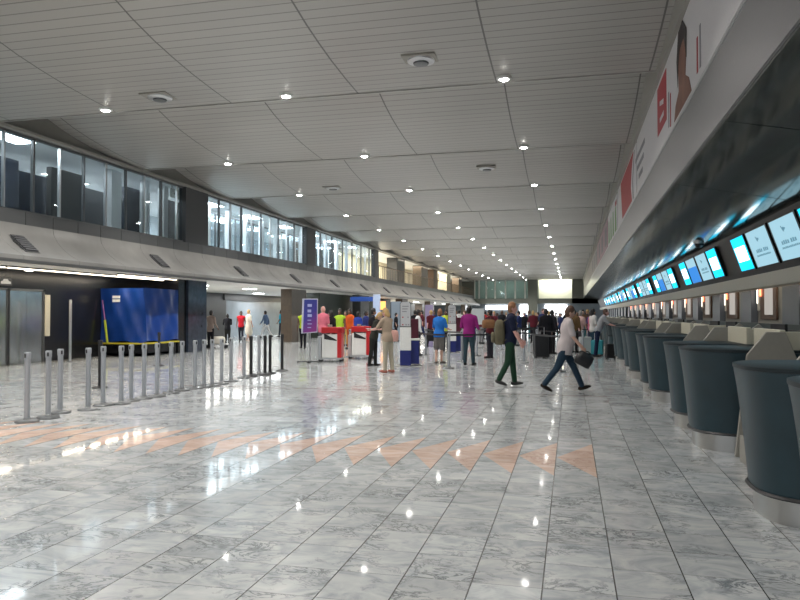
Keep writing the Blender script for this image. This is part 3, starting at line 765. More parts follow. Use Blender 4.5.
for k in range(-1, 9):
    for which, yy in (('A', 6.25+PER*k), ('B', 9.3+PER*k)):
        if yy < 3.6: continue
        if cnt == 0: lab = 'teal curved check-in desk at the right edge, nearest and cut by the frame'
        elif cnt == 1: lab = 'large teal curved check-in desk with steel plinth, second nearest at right'
        elif cnt < 8: lab = f'teal curved check-in desk with steel plinth, {words[cnt-2]} nearest in the row'
        else: lab = 'teal curved check-in desk in the distant end of the row'
        put(da if which == 'A' else db, which, (XD, yy, 0), 0, lab, 'check-in desks along the right' if cnt < 8 else 'distant check-in desks')
        put(mo, 'm', (XD+1.55, yy+.2, .80), R(8))
        # second monitor raised on the desk
        cnt += 1
        if k < 6: put(ch, 'c', (XD+2.08, yy+.05, 0), R(20*(cnt % 3)-20))
    if k >= 0: put(sc_, 's', (XD, 7.78+PER*k, 0), 0)
# black table telephones / printers on desks
pr0 = None
for k in range(0, 7):
    for yy in (6.25+PER*k, 9.3+PER*k):
        if pr0 is None:
            pr0 = empty('ticket_printer', (0, 0, 0), 0, 'small dark ticket printer on the staff side of a check-in desk', 'printer', 'ticket printers on the desks')
            MB().prism([(-.12, 0), (.12, 0), (.12, .16), (.02, .2), (-.12, .1)], 1, -.11, .11).build('body', M_dark, pr0, bevel=.01)
            MB().box(-.1, .0, -.07, .07, .13, .14).build('paper_slot', M_rim, pr0)
            pr0.location = (XD+1.5, yy-.35, .80)
        else: dup(pr0, (XD+1.5, yy-.35, .80))

# ------------------------------------------------------------------ queue posts
def post_proto(m_, label, group, belt=False, fat=1.13):
    t = empty('queue_post', (0, 0, 0), 0, label, 'post', group)
    MB().lathe([(.165, 0), (.17, .012), (.155, .03), (.06, .045), (.045, .06)], n=28).build('base', m_ if m_ is M_pblack else M_alud, t, 35)
    MB().lathe([(.036*fat, .05), (.036*fat, .93)], n=18).build('pole', m_, t, 40)
    MB().lathe([(.04*fat, .93), (.042*fat, .95), (.042*fat, 1.02), (.036*fat, 1.035)], n=18).build('belt_head', m_ if m_ is M_pblack else M_post, t, 40)
    MB().box(-.012, .012, -.055, -.036, .95, 1.01).build('belt_clip', M_pblack, t)
    return t
G1 = 'grey queue posts in the left row'
pg = post_proto(M_post, 'x', G1); pk = post_proto(M_pblack, 'x', 'black queue posts')
row = [(27, 422), (48, 418), (60, 413), (88, 410), (103, 405.5), (121, 404), (131, 401), (144, 398.5), (157, 396.5), (171, 393.5), (182, 390.5), (195, 388.5), (204, 387), (212, 386), (221.5, 384), (231, 381.5), (244, 378), (259, 374)]
ow = ['first', 'second', 'third', 'fourth', 'fifth', 'sixth', 'seventh', 'eighth', 'ninth', 'tenth', 'eleventh', 'twelfth', 'thirteenth', 'fourteenth', 'fifteenth', 'sixteenth', 'seventeenth', 'eighteenth']
for i, (u, v) in enumerate(row):
    p = at(u, v, z=0)
    put(pg, 'pg', (p.x, p.y, 0), R(30*i % 90), 'grey queue post without belt, %s from the left in the long row' % ow[i], G1)
for i, (u, v) in enumerate([(251, 376.5), (265, 375), (270, 373.5), (282, 371)]):
    p = at(u, v, z=0)
    put(pk, 'pk', (p.x, p.y, 0), 0, 'black queue post at the right end of the row, %s of four' % ow[i], 'black queue posts')
# two thin black poles behind the grey ones
for i, (u, v) in enumerate(((100, 388), (159, 366))):
    p = at(u, v, z=0)
    put(pk, 'pk', (p.x, p.y, 0), 0, 'black queue post standing behind the grey row, %s' % ['left of the tarpaulin', 'under the middle of the tarpaulin'][i], 'black queue posts')
# belted posts in the middle of the hall
bpst = {}
for i, (nm, u, v, m_) in enumerate([('a', 449, 368.5, 0), ('b', 426, 355, 0), ('c', 462, 361.5, 0), ('d', 477, 356, 0), ('e', 489, 351, 1), ('f', 524, 363, 0), ('g', 537, 357, 0), ('h', 534, 353, 1), ('i', 501, 350, 0), ('j', 560, 372, 0), ('k', 583, 360, 0), ('l', 350, 357, 0), ('m', 512, 346, 0), ('n', 548, 349, 0)]):
    p = at(u, v, z=0); bpst[nm] = p
    places = ['between the blue shirt and the magenta shirt', 'left of the blue shirted person', 'just left of the magenta shirt man', 'just right of the magenta shirt man', 'behind the backpack', 'right of the man with the backpack', 'left of the striding man', 'just left of the striding man, behind grey ones', 'partly behind the man with the backpack', 'behind the legs of the striding man', 'right of the striding man', 'between the two red carts', 'in the far queue', 'in the far queue behind the striding man']
    put(pk if m_ else pg, 'pk' if m_ else 'pg', (p.x, p.y, 0), 0, '%s queue post %s' % ('black' if m_ else 'grey', places[i]), 'belted queue posts mid hall')
def belt(a, c, label):
    a = Vector((a.x, a.y, 0)); c = Vector((c.x, c.y, 0)); d = (c-a).normalized(); a2 = a+d*.045; c2 = c-d*.045
    n = Vector((-d.y, d.x, 0))*.002; b = MB(); N = 6; L = (c-a).length
    ring = []
    for i in range(N+1):
        p = a2.lerp(c2, i/N); z = .98-.02*math.sin(PI*i/N)
        ring.append([(p.x+n.x, p.y+n.y, z-.025), (p.x-n.x, p.y-n.y, z-.025), (p.x-n.x, p.y-n.y, z+.025), (p.x+n.x, p.y+n.y, z+.025)])
    b.rings(ring); o = b.build('queue_belt', M_pblack); tag(o, label, 'belt', 'black retractable belts')
kq = at(407, 362, z=0)
belt(kq+Vector((.2, .1, 0)), bpst['a'], 'black belt stretched from the tall white kiosk panel to the grey post')
belt(bpst['a'], bpst['f'], 'long black belt passing in front of the magenta shirt man')
belt(bpst['f'], bpst['j'], 'black belt right of the backpack man ending behind the striding man')
belt(bpst['b'], bpst['c'], 'black belt behind the blue shirted person'); belt(bpst['d'], bpst['e'], 'short black belt just left of the backpack')
belt(bpst['e'], bpst['h'], 'far black belt behind the man with the backpack'); belt(bpst['g'], bpst['k'], 'black belt behind the striding man')
belt(bpst['i'], bpst['n'], 'farthest black belt in the distant queue')

# ------------------------------------------------------------------ tarpaulin covered kiosk
M_tarp = mat('blue_tarpaulin', (.006, .04, .22), .3, noise=.4, nscale=1.6, bump=.5)
pc = at(145, 357, z=0)
tx, tY = pc.x, pc.y
x0 = at(98, 320, y=tY).x; y1 = at(178, 320, x=tx).y
tk = empty('covered_kiosk', (tx, tY, 0), 0, 'kiosk wrapped in a shiny blue tarpaulin on a raised frame', 'kiosk')
W_, L_ = tx-x0, y1-tY
zb, zt = at(145, 342, y=tY).z, at(145, 288, y=tY).z
nx, ny, nz_ = 22, 22, 14
rings = []
random.seed(3)
def wob(s, z): return .045*math.sin(s*2.7+z*1.6)+.03*math.sin(s*6.1-z*3.1)+.02*math.sin(s*11+z*5)
for k in range(nz_+1):
    z = zb+(zt-zb)*k/nz_
    pts = []
    fl = .03*(1-k/nz_)
    for i in range(nx): pts.append((-W_+W_*i/nx, -fl+wob(i/nx*W_, z)*.8))
    for i in range(ny): pts.append((fl+wob(i/ny*L_+5, z)*.8, L_*i/ny))
    for i in range(nx): pts.append((-W_*i/nx, L_+fl))
    for i in range(ny): pts.append((-W_-fl+wob(i, z)*.3, L_-L_*i/ny))
    rings.append([(x, y, z+(0 if k else .04*math.sin(x*5+y*4))) for x, y in pts])
MB().rings(rings).build('tarpaulin', M_tarp, tk, 60)
MB().box(-W_-.04, .05, -.05, L_+.05, zb-.09, zb-.03).build('base_frame', mat('yellow_edge', (.5, .42, .03), .5), tk)
for sx in (-W_+.1, -.1):
    for sy in (.1, L_-.1): MB().box(sx-.04, sx+.04, sy-.04, sy+.04, 0, zb-.08).build('leg', M_rim, tk)
MB().box(-W_+.2, -.2, .15, L_-.15, .12, zb-.1).build('undercarriage', M_black, tk)
q = at(116, 297, y=tY-.1)
for dz in (0, -.14): MB().box(q.x-tx-.16, q.x-tx+.16, -.09, -.075, q.z-.05+dz, q.z+.05+dz).build('label', M_white, tk)
p0, p1 = at(102, 300, y=tY-.12), at(107, 343, y=tY-.12); pm = at(104.5, 320, y=tY-.12)
MB().tube([(pm.x-tx, -.1, pm.z), (p1.x-tx, -.1, p1.z)], [(.05, .01)]*2, n=6, dome=False).build('yellow_tape', mat('tape_yellow', (.5, .6, .05), .5), tk)
MB().tube([(p0.x-tx, -.1, p0.z), (pm.x-tx, -.1, pm.z)], [(.03, .01)]*2, n=6, dome=False).build('pink_tape', mat('tape_pink', (.3, .12, .35), .5), tk)

# ------------------------------------------------------------------ totem sign, carts, kiosks
def sign_mat():
    g = NT('totem_purple_blue'); tc = g.n('ShaderNodeTexCoord'); s_ = g.n('ShaderNodeSeparateXYZ'); g.l(tc.outputs['Object'], s_.inputs[0])
    f = g.math('ADD', g.math('MULTIPLY', s_.outputs[2], -.8), g.math('MULTIPLY_ADD', s_.outputs[0], .8, 1.6))
    c = g.ramp(f, [(0., (.035, .045, .26)), (.35, (.05, .04, .27)), (.8, (.22, .03, .2))]); g.l(c, g.b.inputs['Base Color']); g.b.inputs['Roughness'].default_value = .35
    return g.m
p = at(310, 363, z=0)
ts = empty('totem_sign', (p.x, p.y, 0), R(14), 'tall tilted blue and purple totem sign with white icons on a thin pole', 'sign')
sw = .25
MB().hexa([(-sw-.04, -.03, .96), (sw-.01, -.03, 1.0), (sw-.01, .03, 1.0), (-sw-.04, .03, .96), (-sw, -.03, 2.1), (sw, -.03, 2.1), (sw, .03, 2.1), (-sw, .03, 2.1)]).build('frame', mat('totem_frame', (.5, .5, .62), .4), ts, bevel=.01)
MB().hexa([(-sw+.02, -.036, .99), (sw-.03, -.036, 1.03), (sw-.03, -.03, 1.03), (-sw+.02, -.03, .99), (-sw+.06, -.036, 2.07), (sw-.02, -.036, 2.07), (sw-.02, -.03, 2.07), (-sw+.06, -.03, 2.07)]).build('face', sign_mat(), ts)
for k, z in enumerate((1.88, 1.7, 1.55, 1.4, 1.28, 1.16)):
    MB().box(-.08, .06-.02*(k % 2), -.042, -.036, z-(.045 if k < 3 else .015), z+(.045 if k < 3 else .01)).build('icon' if k < 3 else 'lettering', mat('sign_print', (.4, .42, .7), .5), ts)
MB().lathe([(.02, .04), (.02, .99)], n=10).build('pole', M_alu, ts)
MB().box(-.42, .3, -.03, .03, 0.03, .06).box(-.06, -.0, -.3, .3, .03, .06).build('base_bars', M_pblack, ts)
for dx, dy in ((-.4, 0), (.28, 0), (-.03, -.28), (-.03, .28)): MB().ball((dx, dy, .03), .03, 8, 6).build('caster', M_pblack, ts)

M_cred = mat('cart_red', (.5, .015, .02), .35)
def cart(label, u, v, rz):
    p = at(u, v, z=0)
    t = empty('service_cart', (p.x, p.y, 0), rz, label, 'cart', 'red topped service carts')
    MB().box(-.3, .22, -.28, .28, .14, .92).build('cabinet', M_white, t, bevel=.015)
    MB().box(.22, .36, -.3, .3, .14, 1.12).build('red_side', M_cred, t, bevel=.015)
    MB().box(-.32, .38, -.3, .3, .96, 1.16).build('red_top', M_cred, t, bevel=.02)
    MB().hexa([(-.22, -.285, .76), (.2, -.285, .70), (.2, -.28, .70), (-.22, -.28, .76), (-.22, -.285, .95), (.2, -.285, .74), (.2, -.28, .74), (-.22, -.28, .95)]).build('black_stripe', M_rim, t)
    for x in (-.31,): MB().box(x-.13, x-.01, -.27, .27, .06, .86).build('side_rack', M_alu, t, bevel=.01)
    MB().box(-.44, .38, -.3, .3, .09, .14).build('base_frame', M_alu, t)
    for dx in (-.38, .32):
        for dy in (-.24, .24): MB().lathe([(.02, .0), (.045, .012), (.045, .078), (.02, .09)], dx, dy, 12).build('caster', M_rim, t)
    o = MB().box(-.14, .0, -.08, .06, 1.16, 1.24).build('card_reader', M_grey, t, bevel=.01)
    return t
cart('red and white service cart directly right of the totem sign', 332, 361.5, R(10)); cart('second red and white service cart, farther right and half behind the crowd', 361, 358.5, R(10))

M_nav = mat('kiosk_navy', (.012, .02, .15), .35); M_maroon = mat('kiosk_maroon', (.1, .012, .03), .4)
def kiosk(label, u, v, side, h=1.98):
    p = at(u, v, z=0)
    t = empty('self_service_kiosk', (p.x, p.y, 0), R(12), label, 'kiosk', 'self-service check-in kiosks')
    MB().box(-.17, .17, -.06, .02, .48, 1.2).build('white_panel', M_white, t, bevel=.01)
    pts = [(-.17, 1.2), (.17, 1.2), (.17, h-.06), (.12, h), (-.12, h), (-.17, h-.06)]
    fr = MB().prism(pts, 1, -.07, .02).build('header_frame', M_dark, t)
    MB().prism([(x*.9, z-.01 if z > 1.3 else z+.02) for x, z in pts], 1, -.078, -.07).build('header_panel', mat('header_grey', (.5, .51, .53), .45), t)
    for dx, dz, m_ in ((-.08, 1.5, M_red), (.08, 1.5, M_inkg), (-.08, 1.27, M_red), (.02, 1.27, M_inkg), (.1, 1.27, M_inkg)):
        MB().box(dx-.02, dx+.02, -.082, -.078, dz-.02, dz+.02).build('icon', m_, t)
    for k in range(3): MB().box(-.1, .1-.03*k, -.082, -.078, 1.82-k*.08, 1.85-k*.08).build('lettering', M_inkg, t)
    MB().box(-.17, .17, -.06, .02, .02, .48).build('navy_base', M_nav, t, bevel=.01)
    if side:
        MB().box(-.12, .42, .1, .5, .05, .78).build('navy_cabinet', M_nav, t, bevel=.02); MB().box(-.14, .44, .08, .52, .78, .84).build('shelf', M_white, t, bevel=.01)
        MB().box(-.02, .4, .3, .45, .84, 1.45).build('maroon_screen', M_maroon, t, bevel=.02)
    MB().box(-.3, .5, -.25, .55, 0, .02).build('floor_plate', M_steel, t, bevel=.005)
    return t
kiosk('tall self-service kiosk with white panel and navy base right of the blonde woman', 405.5, 366, 1)
kiosk('self-service kiosk between the blue shirted person and the magenta shirt man', 452, 352.5, 1)

# ------------------------------------------------------------------ people
SK = {'light': mat('skin_light', (.55, .33, .25), .5), 'mid': mat('skin_mid', (.36, .19, .12), .5), 'dark': mat('skin_dark', (.12, .06, .04), .5), 'pink': mat('skin_pink', (.62, .33, .28), .5)}
cloth_cache = {}
def cl(c):
    k = tuple(round(x, 3) for x in c)
    if k not in cloth_cache: cloth_cache[k] = mat('cloth_%02d' % len(cloth_cache), k, .85, noise=.15, nscale=9, spec=.2)
    return cloth_cache[k]
HC = {'blonde': mat('hair_blonde', (.45, .29, .12), .6), 'brown': mat('hair_brown', (.10, .05, .03), .6), 'black': mat('hair_black', (.012, .01, .01), .5), 'grey': mat('hair_grey', (.33, .31, .29), .6), 'ginger': mat('hair_ginger', (.28, .13, .06), .6)}
def remesh(mb, name, m_, vox, parent, it=3):
    me = mb.mesh(name, m_)
    o = D.objects.new('tmp', me); COL.objects.link(o)
    r = o.modifiers.new('r', 'REMESH'); r.mode = 'VOXEL'; r.voxel_size = vox; r.use_smooth_shade = True
    s_ = o.modifiers.new('s', 'SMOOTH'); s_.factor = .5; s_.iterations = it
    dg = bpy.context.evaluated_depsgraph_get(); dg.update()
    nm = D.meshes.new_from_object(o.evaluated_get(dg)); nm.name = name
    D.objects.remove(o); D.meshes.remove(me)
    nm.polygons.foreach_set('use_smooth', [True]*len(nm.polygons))
    if not nm.materials: nm.materials.append(m_)
    q = D.objects.new(name, nm); COL.objects.link(q); q.parent = parent
    return q
def person(loc, face, label, h=1.75, legs=((0, 0), (0, 0)), arms=((5, 8, 10), (5, 8, 10)), lean=0, head=(0, 0), top=(.3,.3,.3), bot=(.03,.04,.07), hair='brown', skin='light',
           sleeve='short', leg='long', fat=1., vox=.016, hairlen=0, shoe=(.02,.02,.02), female=False, hem=.86, group=None, detail=True, collar=None, stance=.09, hips=None):
    S = h/1.75; t = empty('person', loc, face, label, 'person', group)
    Rx = lambda p, a: Vector((p.x, p.y*math.cos(a)+p.z*math.sin(a), -p.y*math.sin(a)+p.z*math.cos(a)))
    # ---- legs
    LT, LS = .43, .42; feet = []
    for side, (a, kn) in zip((-1, 1), legs):
        a = R(a); kn = R(kn)
        hip = Vector((side*.09, 0, 0)); knee = hip+Vector((side*(stance-.09)*.5, math.sin(a)*LT, -math.cos(a)*LT))
        b2 = a-kn; ank = knee+Vector((side*(stance-.09)*.5, math.sin(b2)*LS, -math.cos(b2)*LS))
        pit = max(0, -b2)*.8 if b2 < -.25 else (b2*.5 if b2 > .25 else 0)*-1
        # foot direction: flat unless pushing off (toe down) or landing (toe up)
        fa = -pit if pit > 0 else -pit
        fd = Vector((side*.15, math.cos(fa), math.sin(fa)))
        feet.append((hip, knee, ank, fd, side))
    lows = []
    for hip, knee, ank, fd, side in feet:
        heel = ank-fd*.04+Vector((0, 0, -.075)); toe = ank+fd*.17+Vector((0, 0, -.075)); lows += [heel.z, toe.z]
    pz = -min(lows)
    P0_ = Vector((0, 0, pz))
    ln = R(lean)
    def U(x, y, z):       # upper body point, z measured above hip joints
        return P0_+Rx(Vector((x, y, z)), ln)
    sh = .175 if female else .195
    wst = (.115 if female else .135)*fat; chst = (.15 if female else .165)*(fat*.5+.5); hp = (.165 if female else .155)*(fat*.6+.4)
    def torso(mb, g, z0=-.06, neck=True):
        pr = [(z0, hp*.93, .105*fat), (.0, hp, .115*fat), (.08, hp*.97, .115*fat), (.19, wst, .10*fat*(1.1 if fat > 1.1 else 1)), (.30, (wst+chst)/2, .107*fat), (.41, chst, .115), (.49, chst*1.03, .105), (.545, chst*.88, .08)]
        P = [U(0, .02*(fat-1)*8 if .1 < z < .35 else 0, z) for z, _, _ in pr]; mb.tube(P, [(a+g, c+g) for _, a, c in pr], n=16, dome='end')
        mb.tube([U(-sh+.02, 0, .525), U(0, -.005, .545), U(sh-.02, 0, .525)], [(.055+g, .055+g)]*3, n=10, ref=(0, 1, 0))
    hands = []
    # ---- body
    B = MB(); torso(B, 0)
    B.tube([U(0, -.01, .53), U(0, .0, .60), U(0, .012, .66)], [.062, .053, .055], n=12)
    hy, hpitch = R(head[0]), R(head[1])
    HM = Matrix.Rotation(hy, 3, 'Z') @ Matrix.Rotation(-hpitch, 3, 'X')
    HC0 = U(0, .015, .74)
    def Hd(x, y, z): return HC0+HM @ Rx(Vector((x, y, z)), ln*.4)
    B.tube([Hd(0, .0, -.07), Hd(0, .0, -.03), Hd(0, -.005, .03), Hd(0, -.005, .075)], [(.055, .07), (.069, .088), (.076, .097), (.062, .08)], n=16)
    B.ball(Hd(0, .052, -.085), (.035, .03, .028), 10, 6)              # chin
    B.tube([Hd(0, .085, .02), Hd(0, .107, -.025)], [.010, .016], n=8)   # nose
    for s_ in (-1, 1): B.ball(Hd(s_*.078, -.005, -.01), (.012, .02, .032), 8, 6)
    B.tube([Hd(-.03, .082, .038), Hd(.03, .082, .038)], .012, n=6, ref=(0, 0, 1))   # brow ridge
    B.tube([Hd(-.02, .086, -.055), Hd(.02, .086, -.055)], .009, n=6, ref=(0, 0, 1))   # lips
    armp = []
    for side, (sw_, ab, el) in zip((-1, 1), arms):
        a = R(sw_); ab = R(ab); e = R(el)
        s0 = U(side*sh, 0, .52)
        d1 = Vector((side*math.sin(ab), math.sin(a)*math.cos(ab), -math.cos(a)*math.cos(ab)))
        d1 = Rx(d1, ln*.5)
        elb = s0+d1*.29
        ab2 = ab*.3 if el > 30 else ab*.7
        d2 = Rx(Vector((side*math.sin(ab2)*(1 if el < 40 else -1.5), math.sin(a+e)*math.cos(ab2), -math.cos(a+e)*math.cos(ab2))), ln*.5).normalized()
        wr = elb+d2*.25; armp.append((s0, elb, wr, d1, d2, side))
        B.tube([s0, s0.lerp(elb, .35), elb, elb.lerp(wr, .3), wr], [.05*(fat*.4+.6), .046*(fat*.4+.6), .038, .039, .026], n=10)
        pal = wr+d2*.085
        acr = Vector((0, 1, 0)) if abs(d2.y) < .7 else Vector((side*1., 0, 0))
        acr = (acr-d2*acr.dot(d2)).normalized(); nrm = d2.cross(acr).normalized()*(1 if d2.cross(acr).x*side < 0 else -1)
        if detail:
            B.tube([wr, wr.lerp(pal, .5), pal], [(.024, .024), (.022, .038), (.018, .04)], n=10, ref=tuple(nrm))
            for q, (off, ll) in enumerate(((-.030, .062), (-.010, .075), (.011, .080), (.031, .070))):
                f0 = pal+acr*off-d2*.01; f1 = f0+d2*ll*.55+nrm*.006; f2 = f1+(d2*.6+nrm*.8).normalized()*ll*.5
                B.tube([f0, f1, f2], [.0095, .009, .0075], n=7)
            th0 = wr+d2*.03+acr*.028; B.tube([th0, th0+(acr*.7+d2*.7)*.04+nrm*.008, th0+(acr*.4+d2*.9)*.07+nrm*.015], [.012, .011, .009], n=7)
        else:
            B.tube([wr, pal, pal+d2*.06+nrm*.01], [(.022, .022), (.03, .02), (.02, .015)], n=8)
        hands.append(pal+d2*.03+nrm*.02)
    for hip, knee, ank, fd, side in feet:
        hip, knee, ank = P0_+hip, P0_+knee, P0_+ank
        B.tube([hip, hip.lerp(knee, .4), knee, knee.lerp(ank, .3), ank], [.082*(fat*.4+.6), .07*(fat*.3+.7), .052, .05, .036], n=12)
        f0 = ank+Vector((0, 0, -.045)); B.tube([f0-fd*.03, f0+fd*.05, f0+fd*.13], [(.032, .035), (.036, .032), (.03, .018)], n=8)
    remesh(B, 'body', SK[skin], vox, t)
    # ---- top
    if top is not None:
        C = MB(); z0 = hem-.92
        torso(C, .016+(.008 if leg != 'dress' else 0), z0)
        lng = sleeve == 'long'
        if sleeve != 'none':
            for s0, elb, wr, d1, d2, side in armp:
                if lng: C.tube([s0, s0.lerp(elb, .4), elb, elb.lerp(wr, .4), elb.lerp(wr, .93)], [.066*(fat*.3+.7), .06, .052, .05, .038], n=10)
                else: C.tube([s0, s0.lerp(elb, .45), s0.lerp(elb, .8)], [.066*(fat*.3+.7), .062, .062], n=10)
        if leg == 'dress':
            C.tube([U(0, 0, .05), P0_+Vector((0, 0, -.05)), P0_+Vector((0, .02, -.25)), P0_+Vector((0, .03, -.42))], [(hp+.03, .13), (hp+.045, .16), (hp+.06, .19), (hp+.07, .2)], n=16)
        o = remesh(C, 'dress' if leg == 'dress' else ('jacket' if sleeve == 'long' and not female else 'shirt'), cl(top), vox, t, 2)
        if collar:
            MB().tube([U(-.05, .03, .565), U(0, .06, .555), U(.05, .03, .565), U(.05, -.04, .585), U(-.05, -.04, .585), U(-.05, .03, .565)], .013, n=6, dome=False).build('collar', cl(collar), t)
    # ---- trousers
    if leg in ('long', 'shorts'):
        T = MB(); T.tube([U(0, 0, .10), P0_+Vector((0, 0, .0)), P0_+Vector((0, 0, -.05))], [(hp+.012, .125*fat), (hp+.018, .13*fat), (hp*.9, .11*fat)], n=14)
        for hip, knee, ank, fd, side in feet:
            hip, knee, ank = P0_+hip, P0_+knee, P0_+ank
            if leg == 'long': T.tube([hip, hip.lerp(knee, .4), knee, knee.lerp(ank, .4), ank+(knee-ank)*.04], [.098*(fat*.4+.6), .088*(fat*.3+.7), .068, .064, .058], n=12)
            else: T.tube([hip, hip.lerp(knee, .5), hip.lerp(knee, .95)], [.102*(fat*.4+.6), .095*(fat*.3+.7), .09], n=12)
        remesh(T, 'trousers' if leg == 'long' else 'shorts', cl(bot), vox, t, 2)
    # ---- shoes
    for hip, knee, ank, fd, side in feet:
        a = P0_+ank+Vector((0, 0, -.04))
        s_ = MB().tube([a-fd*.045, a+fd*.02, a+fd*.10, a+fd*.17], [(.038, .04), (.042, .045), (.046, .036), (.038, .022)], n=12)
        sh_o = s_.build('shoe', cl(shoe), t, 60)
    # ---- hair, face
    if hair:
        Hm = MB()
        Hm.tube([Hd(0, -.022, -.045), Hd(0, -.02, .0), Hd(0, -.014, .05), Hd(0, -.008, .088)], [(.072, .075), (.083, .09), (.084, .098), (.066, .083)], n=16)
        if hairlen:
            Hm.tube([Hd(0, -.03, .03), Hd(0, -.055, -.06), Hd(0, -.075, -.07-hairlen)], [(.088, .06), (.088, .055), (.06, .03)], n=12)
        remesh(Hm, 'hair', HC[hair], max(vox*.8, .012), t, 2)
    if detail:
        for s_ in (-1, 1):
            e = MB().ball(Hd(s_*.03, .082, .012), (.013, .010, .009), 8, 6).build('eye', M_white, t, 60)
            MB().ball(Hd(s_*.03, .090, .012), (.006, .004, .006), 8, 6).build('pupil', M_rim, e, 60)
        MB().tube([Hd(-.022, .094, -.056), Hd(.022, .094, -.056)], .005, n=6, ref=(0, 0, 1)).build('mouth', mat('lip', (.35, .1, .09), .5), t)
    t.scale = (S, S, S)
    M = Matrix.Translation(Vector(loc)) @ Matrix.Rotation(face, 4, 'Z') @ Matrix.Scale(S, 4)
    return t, [M @ q for q in hands], M, U, P0_
def F(u, v): p = at(u, v, z=0); return (p.x, p.y, 0)
LF, RTT, AWAY, TOW = R(90), R(-90), 0, PI      # facing left, right, away, toward the camera

# the two men walking across
p1, h1, Mx1, U1, _ = person(F(565, 392), R(-80), 'man in pale pink shirt and jeans striding right with a black bag', 1.76, ((27, 4), (-24, 14)), ((24, 8, 28), (18, 8, 22)), 7, (0, 16), (.52, .46, .46), (.02, .04, .065), 'brown', 'light',
    fat=1.22, vox=.013, shoe=(.02, .015, .012), hem=.80, collar=(.5, .44, .44))
def bag(name, label, loc, w, d, h, m_, rz=0, handle=True, cat='bag', rx=0, soft=.03):
    t = empty(name, loc, rz, label, cat); t.rotation_euler = (rx, 0, rz)
    B = MB(); n = 6
    B.rings([[(w/2*k*math.copysign(abs(math.cos(a))**.75, math.cos(a)), d/2*k*math.copysign(abs(math.sin(a))**.75, math.sin(a)), z) for a in [2*PI*i/20 for i in range(20)]] for z, k in ((-h, .85), (-h+.02, .98), (-h*.5, 1.04), (-h*.15, .95), (-h*.05, .7))])
    B.build('bag_body', m_, t, 50)
    if handle: MB().tube([(-w*.28, 0, -h*.12), (-w*.22, 0, -.0), (0, 0, .02), (w*.22, 0, 0), (w*.28, 0, -h*.12)], .011, n=6).build('handle', M_rim, t, 60)
    MB().box(-w*.3, w*.3, -d/2*1.02-.004, -d/2*.98, -h*.7, -h*.4).build('pocket', m_, t)
    return t
hb_ = h1[1]
bag('travel_bag', 'black bag held out in front of the striding man in the pink shirt', (hb_.x+.06, hb_.y, hb_.z-.01), .34, .2, .30, M_rim, R(10)).rotation_euler = (0, R(28), R(10))
p2, h2, Mx2, U2, _ = person(F(510, 386), R(-82), 'man in navy t-shirt and green trousers walking right wearing a backpack', 1.80, ((8, 2), (-7, 20)), ((22, 10, 14), (14, 10, 14)), 3, (0, 4), (.012, .016, .04), (.02, .055, .032), 'ginger', 'pink',
    fat=1.08, vox=.013, shoe=(.05, .05, .05), hem=.88)
M_khaki = mat('khaki_canvas', (.115, .10, .06), .85, noise=.4, nscale=8)
bc = Mx2 @ U2(0, -.24, .20)
bk = empty('backpack', bc, R(-82), 'khaki canvas backpack on the back of the man in green trousers', 'backpack')
MB().rings([[(.16*k*math.copysign(abs(math.cos(a))**.6, math.cos(a)), .11*k*math.copysign(abs(math.sin(a))**.6, math.sin(a))+.01, z) for a in [2*PI*i/20 for i in range(20)]] for z, k in ((-.27, .7), (-.24, 1), (-.05, 1.1), (.15, 1.0), (.25, .8), (.29, .45))]).build('pack_body', M_khaki, bk, 50)
MB().rings([[(.12*k*math.cos(a), -.12+.06*k*math.sin(a), z) for a in [2*PI*i/16 for i in range(16)]] for z, k in ((-.22, .7), (-.19, 1), (-.02, 1), (.01, .7))]).build('front_pocket', M_khaki, bk, 50)
for s_ in (-1, 1): MB().tube([(s_*.1, .08, .24), (s_*.12, .17, .30), (s_*.12, .27, .33), (s_*.13, .38, .22), (s_*.14, .37, .05), (s_*.14, .2, -.1), (s_*.12, .08, -.2)], [(.022, .01)]*7, n=6).build('strap', M_khaki, bk, 60)
# pair at the kiosks
person(F(469, 365), R(-8), 'man in magenta shirt and dark jeans standing with his back turned', 1.80, ((0, 0), (1, 0)), ((8, 12, 75), (8, 12, 65)), 2, (-15, 10), (.26, .02, .17), (.03, .055, .07), 'black', 'mid', 'long', fat=1.12, vox=.015, stance=.13, hem=.85)
MB_p4, h4, Mx4, U4, _ = person(F(439, 363.5), R(-20), 'person in bright blue t-shirt and grey shorts standing with legs crossed', 1.72, ((-6, 6), (10, 4)), ((12, 14, 30), (12, 14, 70)), 4, (20, 10), (.025, .17, .56), (.16, .15, .14), 'ginger', 'light', leg='shorts', fat=1.15, vox=.015, female=True, shoe=(.12, .1, .09), stance=.03)
w = Mx4 @ U4(-.26, 0, .0)
bag('shoulder_bag', 'black bag hanging at the left hip of the person in blue', (w.x-.05, w.y-.05, w.z+.12), .26, .14, .3, M_rim, R(-10))
# blonde women
p5, h5, Mx5, U5, _ = person(F(388, 372.5), R(62), 'blonde woman in beige trousers and patterned top handing over a paper', 1.72, ((3, 2), (-4, 4)), ((42, 6, 42), (46, 8, 38)), 6, (8, 16), (.36, .28, .21), (.40, .36, .28), 'blonde', 'pink', 'short', fat=1.05, vox=.015, female=True, hairlen=.05, shoe=(.35, .12, .09), hem=.84)
w = Mx5 @ U5(.24, -.08, .10)
M_pink = mat('pink_leather', (.60, .33, .28), .5)
bag('shoulder_bag', 'pale pink slouchy shoulder bag on the blonde woman in beige', (w.x-.10, w.y-.1, w.z+.16), .40, .2, .33, M_pink, R(10))
person(F(373.5, 366), R(-100), 'blonde person in dark dotted clothes bending over to the right', 1.64, ((3, 3), (-5, 5)), ((30, 6, 50), (30, 6, 50)), 16, (0, 24), (.035, .035, .03), (.02, .02, .02), 'blonde', 'light', 'long', vox=.016, female=True, hairlen=.06)
